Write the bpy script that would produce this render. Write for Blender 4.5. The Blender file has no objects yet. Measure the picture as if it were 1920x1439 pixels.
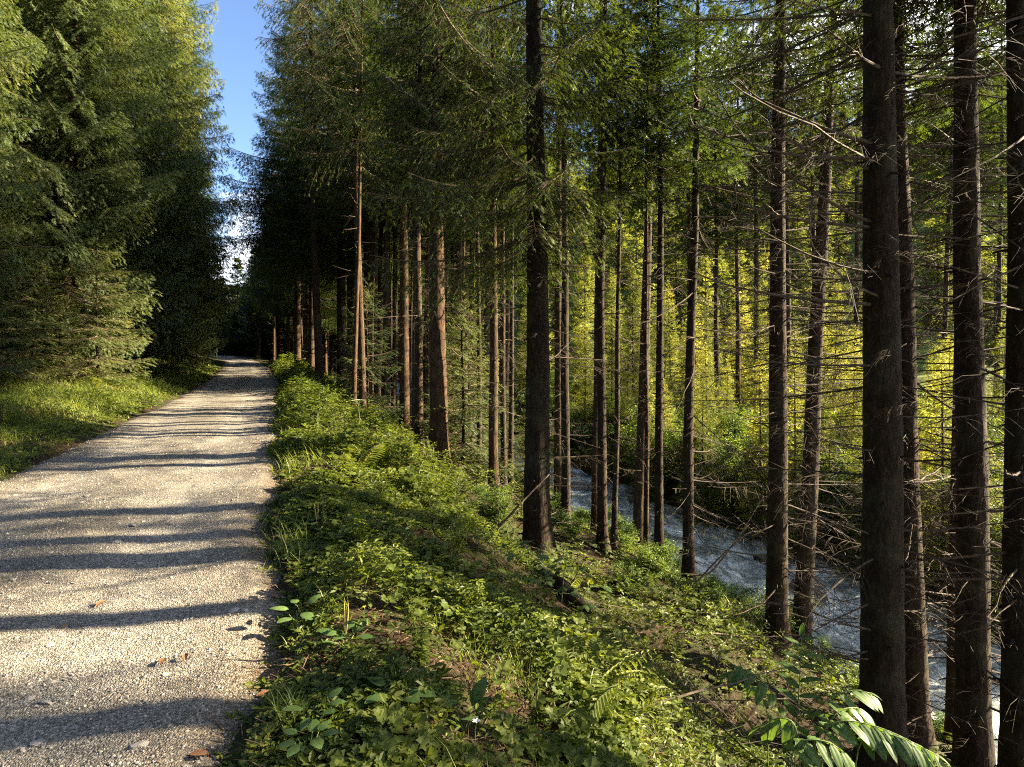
import bpy, math, random
import numpy as np
from mathutils import Vector, Matrix

# ------------------------------------------------------------------ camera, sky, sun, exposure
scene = bpy.context.scene
COL = scene.collection
F, HOR, CH = 1144.0, 645.0, 1.5          # focal length (px of a 1920 wide picture), horizon row, camera height
cam_d = bpy.data.cameras.new("camera")
cam = bpy.data.objects.new("camera", cam_d)
COL.objects.link(cam)
cam.location = (0, 0, CH)
cam.rotation_euler = (math.radians(90), 0, 0)
cam_d.sensor_width = 36.0
cam_d.lens = F / 1920 * 36
cam_d.shift_y = -(719.5 - HOR) / 1920
cam_d.clip_start = 0.05
cam_d.clip_end = 6000
scene.camera = cam

SUN_AZ, SUN_EL = math.radians(80), math.radians(23)   # azimuth from +Y (view direction) towards +X
SUNV = Vector((math.sin(SUN_AZ) * math.cos(SUN_EL), math.cos(SUN_AZ) * math.cos(SUN_EL), math.sin(SUN_EL)))
world = bpy.data.worlds.new("World")
scene.world = world
world.use_nodes = True
nt = world.node_tree
for n in list(nt.nodes):
    nt.nodes.remove(n)
wo = nt.nodes.new('ShaderNodeOutputWorld')
bg = nt.nodes.new('ShaderNodeBackground')
sky = nt.nodes.new('ShaderNodeTexSky')
sky.sky_type = 'NISHITA'
sky.sun_disc = False
sky.sun_elevation = SUN_EL
sky.sun_rotation = SUN_AZ
sky.altitude = 2500
sky.air_density = 0.75
sky.dust_density = 0.15
sky.ozone_density = 1.6
bg.inputs['Strength'].default_value = 0.058
tc = nt.nodes.new('ShaderNodeTexCoord')
mp = nt.nodes.new('ShaderNodeMapping')
mp.inputs['Scale'].default_value = (1.6, 1.6, 4.0)
cn = nt.nodes.new('ShaderNodeTexNoise')
cn.inputs['Scale'].default_value = 2.1
cn.inputs['Detail'].default_value = 9
cn.inputs['Roughness'].default_value = 0.58
cr = nt.nodes.new('ShaderNodeValToRGB')
cr.color_ramp.elements[0].position = 0.52
cr.color_ramp.elements[1].position = 0.66
# more cloud towards the sun side and low over the horizon
sep = nt.nodes.new('ShaderNodeSeparateXYZ')
mx = nt.nodes.new('ShaderNodeMath'); mx.operation = 'MULTIPLY_ADD'
mx.inputs[1].default_value = 0.30
mz = nt.nodes.new('ShaderNodeMath'); mz.operation = 'MULTIPLY_ADD'
mz.inputs[1].default_value = -0.18
mixc = nt.nodes.new('ShaderNodeMixRGB')
mixc.inputs['Color2'].default_value = (9.5, 9.6, 10.0, 1)
L = nt.links.new
L(tc.outputs['Generated'], mp.inputs['Vector']); L(mp.outputs[0], cn.inputs['Vector'])
L(tc.outputs['Generated'], sep.inputs[0])
L(sep.outputs['X'], mx.inputs[0]); L(cn.outputs['Fac'], mx.inputs[2])
L(sep.outputs['Z'], mz.inputs[0]); L(mx.outputs[0], mz.inputs[2])
dt = nt.nodes.new('ShaderNodeVectorMath'); dt.operation = 'DOT_PRODUCT'
_ca, _ce = math.radians(-26), math.radians(9)
dt.inputs[1].default_value = (math.sin(_ca) * math.cos(_ce), math.cos(_ca) * math.cos(_ce), math.sin(_ce))
mr_ = nt.nodes.new('ShaderNodeMapRange')
mr_.inputs['From Min'].default_value = 0.991; mr_.inputs['From Max'].default_value = 0.999; mr_.inputs['To Max'].default_value = 0.26
adc = nt.nodes.new('ShaderNodeMath'); adc.operation = 'ADD'
L(tc.outputs['Generated'], dt.inputs[0]); L(dt.outputs['Value'], mr_.inputs['Value'])
L(mr_.outputs[0], adc.inputs[0]); L(mz.outputs[0], adc.inputs[1])
L(adc.outputs[0], cr.inputs[0])
L(cr.outputs[0], mixc.inputs['Fac']); L(sky.outputs[0], mixc.inputs['Color1'])
L(mixc.outputs[0], bg.inputs['Color']); L(bg.outputs[0], wo.inputs['Surface'])

sun_d = bpy.data.lights.new("sun", 'SUN')
sun_d.energy = 5.0
sun_d.angle = math.radians(0.55)
sun_d.color = (1.0, 0.84, 0.58)
sun = bpy.data.objects.new("sun", sun_d)
sun.rotation_euler = (-SUNV).to_track_quat('-Z', 'Y').to_euler()
COL.objects.link(sun)

scene.view_settings.view_transform = 'Standard'
scene.view_settings.look = 'None'
scene.view_settings.exposure = 3.0
scene.view_settings.gamma = 1.0
scene.cycles.max_bounces = 9
scene.cycles.diffuse_bounces = 6
scene.cycles.glossy_bounces = 2
scene.cycles.transmission_bounces = 6
scene.cycles.transparent_max_bounces = 4
scene.cycles.sample_clamp_indirect = 4.0
scene.cycles.filter_width = 1.1
scene.cycles.use_denoising = False
scene.cycles.caustics_reflective = False
scene.cycles.caustics_refractive = False

rng = np.random.default_rng(11)
random.seed(11)

def P(x, y, d):
    """the point seen at photo pixel (x, y) that lies d metres ahead"""
    return Vector(((x - 960) / F * d, d, CH - (y - HOR) / F * d))

# ------------------------------------------------------------------ materials
def new_mat(name):
    m = bpy.data.materials.new(name)
    m.use_nodes = True
    t = m.node_tree
    for n in list(t.nodes):
        t.nodes.remove(n)
    out = t.nodes.new('ShaderNodeOutputMaterial')
    return m, t, out

def node(t, typ, **kw):
    n = t.nodes.new(typ)
    for k, v in kw.items():
        if k in ('operation', 'blend_type', 'feature', 'distance', 'noise_dimensions'):
            setattr(n, k, v)
        else:
            n.inputs[k.replace('_', ' ')].default_value = v
    return n

def ramp(t, stops):
    r = t.nodes.new('ShaderNodeValToRGB')
    e = r.color_ramp.elements
    e[0].position, e[0].color = stops[0][0], (*stops[0][1], 1)
    e[1].position, e[1].color = stops[-1][0], (*stops[-1][1], 1)
    for p, c in stops[1:-1]:
        k = e.new(p); k.color = (*c, 1)
    return r

def leaf_mat(name, c_dark, c_mid, c_light, trans, tfac=0.4, rough=0.5, scale=1.3, spec=0.3, rand=0.5, fine=30):
    m, t, out = new_mat(name)
    g = t.nodes.new('ShaderNodeNewGeometry')
    oi = t.nodes.new('ShaderNodeObjectInfo')
    n1 = node(t, 'ShaderNodeTexNoise', Scale=scale, Detail=3.0)
    n2 = node(t, 'ShaderNodeTexNoise', Scale=fine, Detail=1.0)
    t.links.new(g.outputs['Position'], n1.inputs['Vector'])
    t.links.new(g.outputs['Position'], n2.inputs['Vector'])
    a = node(t, 'ShaderNodeMath', operation='MULTIPLY_ADD')
    a.inputs[1].default_value = 0.5
    t.links.new(n2.outputs['Fac'], a.inputs[0]); 
    b = node(t, 'ShaderNodeMath', operation='MULTIPLY_ADD')
    b.inputs[1].default_value = 0.6; b.inputs[2].default_value = -0.05
    t.links.new(n1.outputs['Fac'], b.inputs[0]); t.links.new(b.outputs[0], a.inputs[2])
    c = node(t, 'ShaderNodeMath', operation='MULTIPLY_ADD')
    c.inputs[1].default_value = rand * 0.5
    t.links.new(oi.outputs['Random'], c.inputs[0]); 
    d = node(t, 'ShaderNodeMath', operation='SUBTRACT'); d.inputs[1].default_value = rand * 0.25
    t.links.new(a.outputs[0], d.inputs[0]); t.links.new(d.outputs[0], c.inputs[2])
    r = ramp(t, [(0.25, c_dark), (0.5, c_mid), (0.8, c_light)])
    t.links.new(c.outputs[0], r.inputs[0])
    p = node(t, 'ShaderNodeBsdfPrincipled', Roughness=rough)
    p.inputs['Specular IOR Level'].default_value = spec
    t.links.new(r.outputs[0], p.inputs['Base Color'])
    tr = t.nodes.new('ShaderNodeBsdfTranslucent')
    mc = node(t, 'ShaderNodeMixRGB', blend_type='MULTIPLY', Fac=1.0)
    mc.inputs['Color2'].default_value = (*trans, 1)
    t.links.new(r.outputs[0], mc.inputs['Color1']); t.links.new(mc.outputs[0], tr.inputs['Color'])
    mix = node(t, 'ShaderNodeMixShader', Fac=tfac)
    t.links.new(p.outputs[0], mix.inputs[1]); t.links.new(tr.outputs[0], mix.inputs[2])
    t.links.new(mix.outputs[0], out.inputs['Surface'])
    return m

def bark_mat(name, c1, c2, c3, zs=0.3, scale=22, bump=0.6, moss=0.0):
    m, t, out = new_mat(name)
    co = t.nodes.new('ShaderNodeTexCoord')
    mpn = t.nodes.new('ShaderNodeMapping'); mpn.inputs['Scale'].default_value = (1, 1, zs)
    t.links.new(co.outputs['Object'], mpn.inputs['Vector'])
    v = node(t, 'ShaderNodeTexVoronoi', Scale=scale)
    v2 = node(t, 'ShaderNodeTexVoronoi', Scale=scale * 2.3)
    n1 = node(t, 'ShaderNodeTexNoise', Scale=scale * 2.5, Detail=6.0, Roughness=0.65)
    n2 = node(t, 'ShaderNodeTexNoise', Scale=2.2, Detail=4.0)
    for q in (v, v2, n1):
        t.links.new(mpn.outputs[0], q.inputs['Vector'])
    t.links.new(co.outputs['Object'], n2.inputs['Vector'])
    mm = node(t, 'ShaderNodeMath', operation='MULTIPLY_ADD'); mm.inputs[1].default_value = 0.45
    t.links.new(v.outputs['Distance'], mm.inputs[0])
    m2 = node(t, 'ShaderNodeMath', operation='MULTIPLY_ADD'); m2.inputs[1].default_value = 0.35
    t.links.new(v2.outputs['Distance'], m2.inputs[0]); t.links.new(n1.outputs['Fac'], m2.inputs[2])
    t.links.new(m2.outputs[0], mm.inputs[2])
    r = ramp(t, [(0.45, c3), (0.72, c2), (1.0, c1)])
    t.links.new(mm.outputs[0], r.inputs[0])
    # large soft patches of grey lichen / moss
    r2 = ramp(t, [(0.5, (0, 0, 0)), (0.68, (1, 1, 1))])
    t.links.new(n2.outputs['Fac'], r2.inputs[0])
    mo = node(t, 'ShaderNodeMixRGB')
    mo.inputs['Color2'].default_value = (0.085, 0.10, 0.055, 1)
    f = node(t, 'ShaderNodeMath', operation='MULTIPLY'); f.inputs[1].default_value = moss
    t.links.new(r2.outputs[0], f.inputs[0]); t.links.new(f.outputs[0], mo.inputs['Fac'])
    t.links.new(r.outputs[0], mo.inputs['Color1'])
    # moss creeping up from the foot of the trunk
    sz_ = t.nodes.new('ShaderNodeSeparateXYZ'); t.links.new(co.outputs['Object'], sz_.inputs[0])
    ms = node(t, 'ShaderNodeMath', operation='MULTIPLY_ADD'); ms.inputs[1].default_value = -0.55
    t.links.new(sz_.outputs['Z'], ms.inputs[0]); t.links.new(n2.outputs['Fac'], ms.inputs[2])
    rms = ramp(t, [(0.36, (0, 0, 0)), (0.56, (.85, .85, .85))]); t.links.new(ms.outputs[0], rms.inputs[0])
    mo2 = node(t, 'ShaderNodeMixRGB'); mo2.inputs['Color2'].default_value = (0.05, 0.07, 0.018, 1)
    t.links.new(rms.outputs[0], mo2.inputs['Fac']); t.links.new(mo.outputs[0], mo2.inputs['Color1']); mo = mo2
    oi = t.nodes.new('ShaderNodeObjectInfo')
    ro = ramp(t, [(0.0, (.72, .74, .74)), (0.5, (1.0, .96, .9)), (1.0, (1.35, 1.12, .92))])
    t.links.new(oi.outputs['Random'], ro.inputs[0])
    mt = node(t, 'ShaderNodeMixRGB', blend_type='MULTIPLY', Fac=1.0)
    t.links.new(mo.outputs[0], mt.inputs['Color1']); t.links.new(ro.outputs[0], mt.inputs['Color2'])
    p = node(t, 'ShaderNodeBsdfPrincipled', Roughness=0.9)
    p.inputs['Specular IOR Level'].default_value = 0.2
    t.links.new(mt.outputs[0], p.inputs['Base Color'])
    bp = node(t, 'ShaderNodeBump', Strength=bump, Distance=0.02)
    bp.invert = True
    t.links.new(mm.outputs[0], bp.inputs['Height']); t.links.new(bp.outputs[0], p.inputs['Normal'])
    t.links.new(p.outputs[0], out.inputs['Surface'])
    return m

def plain_mat(name, c1, c2, rough=0.8, scale=20, bump=0.3, spec=0.3, coord='Object', rand=0.0):
    m, t, out = new_mat(name)
    co = t.nodes.new('ShaderNodeTexCoord')
    n1 = node(t, 'ShaderNodeTexNoise', Scale=scale, Detail=5.0, Roughness=0.6)
    t.links.new(co.outputs[coord], n1.inputs['Vector'])
    src = n1.outputs['Fac']
    if rand:
        oi = t.nodes.new('ShaderNodeObjectInfo')
        k = node(t, 'ShaderNodeMath', operation='MULTIPLY_ADD'); k.inputs[1].default_value = rand
        t.links.new(oi.outputs['Random'], k.inputs[0]); t.links.new(src, k.inputs[2]); src = k.outputs[0]
    r = ramp(t, [(0.35, c1), (0.68 + rand * 0.7, c2)])
    t.links.new(src, r.inputs[0])
    p = node(t, 'ShaderNodeBsdfPrincipled', Roughness=rough)
    p.inputs['Specular IOR Level'].default_value = spec
    t.links.new(r.outputs[0], p.inputs['Base Color'])
    bp = node(t, 'ShaderNodeBump', Strength=bump, Distance=0.01)
    t.links.new(n1.outputs['Fac'], bp.inputs['Height']); t.links.new(bp.outputs[0], p.inputs['Normal'])
    t.links.new(p.outputs[0], out.inputs['Surface'])
    return m

M_BARK = bark_mat("spruce_bark", (0.018, 0.012, 0.008), (0.043, 0.028, 0.018), (0.085, 0.056, 0.036), moss=0.3)
M_BARK_FAR = bark_mat("spruce_bark_far", (0.026, 0.018, 0.012), (0.062, 0.041, 0.026), (0.115, 0.078, 0.05), scale=14, moss=0.25)
M_TWIG = plain_mat("dead_twig_wood", (0.04, 0.029, 0.02), (0.11, 0.08, 0.055), rough=0.85)
M_TWIGB = plain_mat("live_twig_wood", (0.06, 0.04, 0.026), (0.13, 0.09, 0.055), rough=0.85)
M_PALE = plain_mat("bleached_wood", (0.14, 0.12, 0.10), (0.30, 0.27, 0.235), rough=0.8)
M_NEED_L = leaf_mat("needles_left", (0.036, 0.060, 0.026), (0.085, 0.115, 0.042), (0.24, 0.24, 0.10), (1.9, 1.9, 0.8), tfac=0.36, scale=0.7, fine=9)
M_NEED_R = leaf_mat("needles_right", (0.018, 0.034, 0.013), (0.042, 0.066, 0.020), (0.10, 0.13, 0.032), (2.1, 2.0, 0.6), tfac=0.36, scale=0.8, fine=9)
M_NEED_F = leaf_mat("needles_far", (0.05, 0.07, 0.022), (0.165, 0.19, 0.06), (0.36, 0.36, 0.14), (2.1, 1.95, 0.8), tfac=0.66, scale=0.5, fine=5)  # paler than the other needles: the far bank's sunlit glow set into the colour
M_COVER = leaf_mat("cover_leaves", (0.024, 0.042, 0.010), (0.090, 0.118, 0.022), (0.27, 0.28, 0.07), (2.0, 2.0, 0.5), tfac=0.42, scale=1.6, fine=22, rough=0.5, spec=0.25)
M_GRASS = leaf_mat("grass_blades", (0.06, 0.095, 0.022), (0.15, 0.19, 0.042), (0.28, 0.29, 0.09), (2.0, 2.0, 0.6), tfac=0.4, scale=0.9, fine=14, rough=0.45)
M_SEAL = leaf_mat("broad_leaf", (0.05, 0.095, 0.028), (0.085, 0.145, 0.042), (0.14, 0.20, 0.065), (1.8, 1.8, 0.6), tfac=0.35, scale=6, fine=60, rough=0.5, spec=0.25)
M_STEM = plain_mat("green_stem", (0.09, 0.14, 0.04), (0.17, 0.22, 0.07), rough=0.5)
M_ROCK = plain_mat("wet_rock", (0.05, 0.052, 0.05), (0.16, 0.16, 0.15), rough=0.45, scale=6, bump=0.6, spec=0.5)

# ------------------------------------------------------------------ mesh helpers
class Geo:
    def __init__(s):
        s.V, s.T, s.M, s.n = [], [], [], 0
    def add(s, V, T, m=0):
        V = np.asarray(V, float).reshape(-1, 3); T = np.asarray(T, np.int64).reshape(-1, 3)
        if len(T) == 0: return
        s.V.append(V); s.T.append(T + s.n); s.M.append(np.full(len(T), m, np.int32)); s.n += len(V)
    def mesh(s, name, mats, smooth=False):
        V = np.concatenate(s.V); T = np.concatenate(s.T); M = np.concatenate(s.M)
        return tri_mesh(name, V, T, mats, M, smooth)

def tri_mesh(name, V, T, mats, M=None, smooth=False):
    me = bpy.data.meshes.new(name)
    n, k = len(V), len(T)
    me.vertices.add(n); me.loops.add(3 * k); me.polygons.add(k)
    me.vertices.foreach_set("co", np.ascontiguousarray(V, np.float32).ravel())
    me.loops.foreach_set("vertex_index", np.ascontiguousarray(T, np.int32).ravel())
    me.polygons.foreach_set("loop_start", np.arange(0, 3 * k, 3, dtype=np.int32))
    for m in mats: me.materials.append(m)
    if M is not None: me.polygons.foreach_set("material_index", np.ascontiguousarray(M, np.int32))
    me.polygons.foreach_set("use_smooth", np.full(k, smooth, bool))
    me.update(calc_edges=True)
    return me

def link(name, data, parent=None, loc=None):
    o = bpy.data.objects.new(name, data)
    COL.objects.link(o)
    if parent is not None: o.parent = parent
    if loc is not None: o.location = loc
    return o

def tag(o, label=None, cat=None, group=None, kind=None):
    if label: o["label"] = label
    if cat: o["category"] = cat
    if group: o["group"] = group
    if kind: o["kind"] = kind
    return o

def unit(v):
    return v / np.maximum(np.linalg.norm(v, axis=-1, keepdims=True), 1e-9)

def tube(pts, rad, sides=5, cap=True, noise=0.0, r=None):
    pts = np.asarray(pts, float); n = len(pts)
    rad = np.broadcast_to(np.asarray(rad, float), (n,)).copy()
    tg = unit(np.gradient(pts, axis=0))
    ref = np.array([0, 0, 1.0]) if abs(tg[:, 2]).mean() < 0.8 else np.array([1.0, 0, 0])
    a = unit(np.cross(tg, ref)); b = np.cross(tg, a)
    ang = np.linspace(0, 2 * math.pi, sides, endpoint=False)
    rr = rad[:, None] * np.ones((n, sides))
    if noise and r is not None:
        rr = rr * (1 + noise * r.standard_normal((n, sides)))
    V = pts[:, None] + rr[..., None] * (np.cos(ang)[None, :, None] * a[:, None] + np.sin(ang)[None, :, None] * b[:, None])
    V = V.reshape(-1, 3)
    i = np.arange(n - 1)[:, None] * sides; j = np.arange(sides)[None]; j2 = (j + 1) % sides
    A, B, C, D = i + j, i + j2, i + sides + j2, i + sides + j
    T = np.concatenate([np.stack([A, B, C], -1).reshape(-1, 3), np.stack([A, C, D], -1).reshape(-1, 3)])
    if cap:
        V = np.concatenate([V, pts[-1:]]); e = len(V) - 1; k = (n - 1) * sides
        T = np.concatenate([T, np.stack([k + np.arange(sides), k + (np.arange(sides) + 1) % sides, np.full(sides, e)], -1)])
    return V, T

def frames(D, U=None):
    D = unit(D)
    if U is None: U = np.tile([0, 0, 1.0], (len(D), 1))
    S = np.cross(D, U); bad = np.linalg.norm(S, axis=1) < 1e-3
    S[bad] = np.cross(D[bad], [1.0, 0, 0]); S = unit(S)
    return D, S, np.cross(S, D)

def stamp(tv, tt, Pn, D, U, sx, sy=None, sz=None):
    """copies of a template (x along D, y sideways, z up) at N places"""
    sy = sx if sy is None else sy; sz = sy if sz is None else sz
    D, S, N = frames(D, U)
    n = len(Pn)
    sx, sy, sz = [np.broadcast_to(np.asarray(q, float), (n,)) for q in (sx, sy, sz)]
    V = (Pn[:, None] + (tv[None, :, 0] * sx[:, None])[..., None] * D[:, None]
         + (tv[None, :, 1] * sy[:, None])[..., None] * S[:, None] + (tv[None, :, 2] * sz[:, None])[..., None] * N[:, None])
    T = tt[None] + (np.arange(n) * len(tv))[:, None, None]
    return V.reshape(-1, 3), T.reshape(-1, 3)

# value noise, for terrain and other shapes
_lat = np.random.default_rng(5).random((256, 256))
def vnoise(x, y):
    xi = np.floor(x).astype(int); yi = np.floor(y).astype(int)
    fx = x - xi; fy = y - yi
    fx = fx * fx * (3 - 2 * fx); fy = fy * fy * (3 - 2 * fy)
    g = lambda i, j: _lat[i % 256, j % 256]
    return (g(xi, yi) * (1 - fx) * (1 - fy) + g(xi + 1, yi) * fx * (1 - fy) + g(xi, yi + 1) * (1 - fx) * fy + g(xi + 1, yi + 1) * fx * fy) - 0.5
def fbm(x, y, o=4):
    s, a = 0, 1.0
    for k in range(o):
        s = s + a * vnoise(x * 2 ** k + 17 * k, y * 2 ** k + 31 * k); a *= 0.5
    return s

# ------------------------------------------------------------------ terrain
YR = [-60, -12, 0, 2.19, 3.4, 4.83, 6.73, 11.07, 16.3, 24.5, 38, 57, 74.6, 95, 120, 160]
XR = [4.0, 1.6, -.35, -.88, -1.23, -1.84, -2.56, -4.21, -6.2, -9.27, -15, -24.0, -34.0, -50, -74, -120]
YL = [-60, -12, 0, 7.0, 8.37, 11.07, 17.2, 26.4, 38, 52, 78, 100, 125, 165]
XL = [0.6, -1.8, -4.0, -5.88, -6.29, -7.35, -9.5, -13.1, -18.2, -24.6, -39.5, -57, -82, -128]
YB = [-60, -10, 0, 6, 7, 7.7, 9.5, 12, 14.4, 18, 27, 48, 75, 110, 160]
XB = [8, 6.2, 5.9, 5.75, 5.6, 5.4, 4.75, 3.95, 3.1, 1.7, -1.2, -7, -16, -34, -80]
YF = [-60, -10, 5, 9, 12.5, 16, 21.2, 27, 48, 75, 110, 160]
XF = [12, 11, 9.7, 9.2, 8.1, 6.4, 4.1, 1.9, -3.6, -12, -29.5, -75]
def xr(y): return np.interp(y, YR, XR) + 0.16 * vnoise(y * 1.3, y * 0 + 3.3) + 0.09 * vnoise(y * 4.1, y * 0 + 8.3)
def xl(y): return np.interp(y, YL, XL) + 0.14 * vnoise(y * 1.3, y * 0 + 40.3) + 0.07 * vnoise(y * 4.3, y * 0 + 18.3)
def xb(y): return np.interp(y, YB, XB) + 0.45 * vnoise(y * 0.8, y * 0 + 60.3)
def xf(y): return np.interp(y, YF, XF) + 0.5 * vnoise(y * 0.7, y * 0 + 80.3)
ZW = -3.6
_t = np.linspace(0, 1, 101)
_zt = np.interp(_t, [0, .10, .22, .34, .46, .6, .73, .93, 1.0], [0, -.03, -.42, -1.0, -1.62, -2.12, -2.5, -3.15, -3.72])
_zt = np.convolve(np.pad(_zt, 4, mode='edge'), np.ones(9) / 9, mode='valid')
def ground(x, y):
    x = np.asarray(x, float); y = np.asarray(y, float)
    R, Lf, B, Fa = xr(y), xl(y), xb(y), xf(y)
    z = np.zeros_like(x)
    t = np.clip((x - R) / (B - R), 0, 1)
    zr = np.interp(t, _t, _zt) + np.clip((x - R) * 1.2, 0, 1) * np.clip((1 - t) * 8, 0, 1) * 0.30 * fbm(x * 0.9, y * 0.9)
    w = np.clip(np.minimum(x - B, Fa - x) / 0.6, 0, 1)
    zw = ZW - 0.12 - 0.35 * w
    u = np.clip(x - Fa, 0, None)
    zf = ZW - 0.12 + np.interp(u, [0, .3, 1.0, 3, 8, 30, 70, 160, 400, 1500], [0, .5, .9, 1.3, 1.7, 2.5, 5, 26, 90, 160]) + np.clip(u, 0, 1) * 0.5 * fbm(x * .5, y * .5)
    zf = zf + .50 * np.clip(y - 50, 0, 62) * np.clip(u / 9, 0, 1)
    v = np.clip(Lf - x, 0, None)
    zl = np.interp(v, [0, .4, 1.5, 3, 5, 8, 20, 60, 300, 1500], [0, .04, .28, .62, .95, 1.4, 4.5, 18, 90, 160]) + np.clip(v, 0, 1) * 0.3 * fbm(x * .7 + 50, y * .7)
    z = np.where(x > Fa, zf, np.where(x > B, zw, np.where(x > R, zr, np.where(x < Lf, zl, -0.05))))
    return z
def gz(x, y): return float(ground(np.array([x]), np.array([y]))[0])

def grid_mesh(name, X, Y, Z, mats, smooth=True, M=None):
    ny, nx = X.shape
    V = np.stack([X, Y, Z], -1).reshape(-1, 3)
    i = np.arange(ny - 1)[:, None] * nx; j = np.arange(nx - 1)[None]
    A, B, C, D = i + j, i + j + 1, i + nx + j + 1, i + nx + j
    T = np.stack([np.stack([A, B, C], -1), np.stack([A, C, D], -1)], 2).reshape(-1, 3)
    return tri_mesh(name, V, T, mats, None, smooth)

# earth: needle litter, moss and soil
def ground_mat():
    m, t, out = new_mat("forest_soil")
    g = t.nodes.new('ShaderNodeNewGeometry')
    n1 = node(t, 'ShaderNodeTexNoise', Scale=1.4, Detail=6.0, Roughness=0.62)
    n2 = node(t, 'ShaderNodeTexNoise', Scale=45.0, Detail=5.0, Roughness=0.7)
    t.links.new(g.outputs['Position'], n1.inputs['Vector']); t.links.new(g.outputs['Position'], n2.inputs['Vector'])
    r1 = ramp(t, [(0.3, (0.014, 0.010, 0.006)), (0.55, (0.040, 0.027, 0.016)), (0.75, (0.095, 0.060, 0.034))])
    t.links.new(n2.outputs['Fac'], r1.inputs[0])
    r2 = ramp(t, [(0.46, (0, 0, 0)), (0.60, (1, 1, 1))])
    t.links.new(n1.outputs['Fac'], r2.inputs[0])
    mx_ = node(t, 'ShaderNodeMixRGB')
    mx_.inputs['Color2'].default_value = (0.035, 0.055, 0.014, 1)
    f = node(t, 'ShaderNodeMath', operation='MULTIPLY'); f.inputs[1].default_value = 0.75
    t.links.new(r2.outputs[0], f.inputs[0]); t.links.new(f.outputs[0], mx_.inputs['Fac'])
    t.links.new(r1.outputs[0], mx_.inputs['Color1'])
    # mown-looking mountain meadow on the slope across the stream
    at = t.nodes.new('ShaderNodeAttribute'); at.attribute_name = 'meadow'
    rm = ramp(t, [(0.3, (0.06, 0.085, 0.02)), (0.55, (0.13, 0.155, 0.04)), (0.75, (0.22, 0.23, 0.075))])
    t.links.new(n1.outputs['Fac'], rm.inputs[0])
    mm_ = node(t, 'ShaderNodeMixRGB')
    t.links.new(at.outputs['Fac'], mm_.inputs['Fac']); t.links.new(mx_.outputs[0], mm_.inputs['Color1']); t.links.new(rm.outputs[0], mm_.inputs['Color2'])
    p = node(t, 'ShaderNodeBsdfPrincipled', Roughness=0.95)
    p.inputs['Specular IOR Level'].default_value = 0.1
    t.links.new(mm_.outputs[0], p.inputs['Base Color'])
    bp = node(t, 'ShaderNodeBump', Strength=0.8, Distance=0.03)
    t.links.new(n2.outputs['Fac'], bp.inputs['Height']); t.links.new(bp.outputs[0], p.inputs['Normal'])
    t.links.new(p.outputs[0], out.inputs['Surface'])
    return m
M_SOIL = ground_mat()
ys = np.concatenate([np.linspace(-1500, -60, 12), np.linspace(-50, -4, 24), np.arange(-3, 22, 0.14), np.linspace(22.3, 60, 90), np.linspace(61, 165, 90), np.linspace(180, 1500, 30)])
xs = np.concatenate([np.linspace(-1500, -130, 20), np.linspace(-120, -22, 70), np.arange(-21, 13, 0.14), np.linspace(13.4, 40, 60), np.linspace(42, 130, 40), np.linspace(150, 1500, 24)])
GX, GY = np.meshgrid(xs, ys)
GZ = ground(GX, np.clip(GY, -60, 160))
_gm = grid_mesh("ground", GX, GY, GZ, [M_SOIL])
_md = np.clip((GX - xf(np.clip(GY, -60, 160)) - 3) / 5, 0, 1) * np.clip((GY - 8) / 10, 0, 1)
_ga = _gm.attributes.new("meadow", 'FLOAT', 'POINT'); _ga.data.foreach_set("value", _md.astype(np.float32).ravel())
tag(link("ground", _gm), kind="structure")

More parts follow.
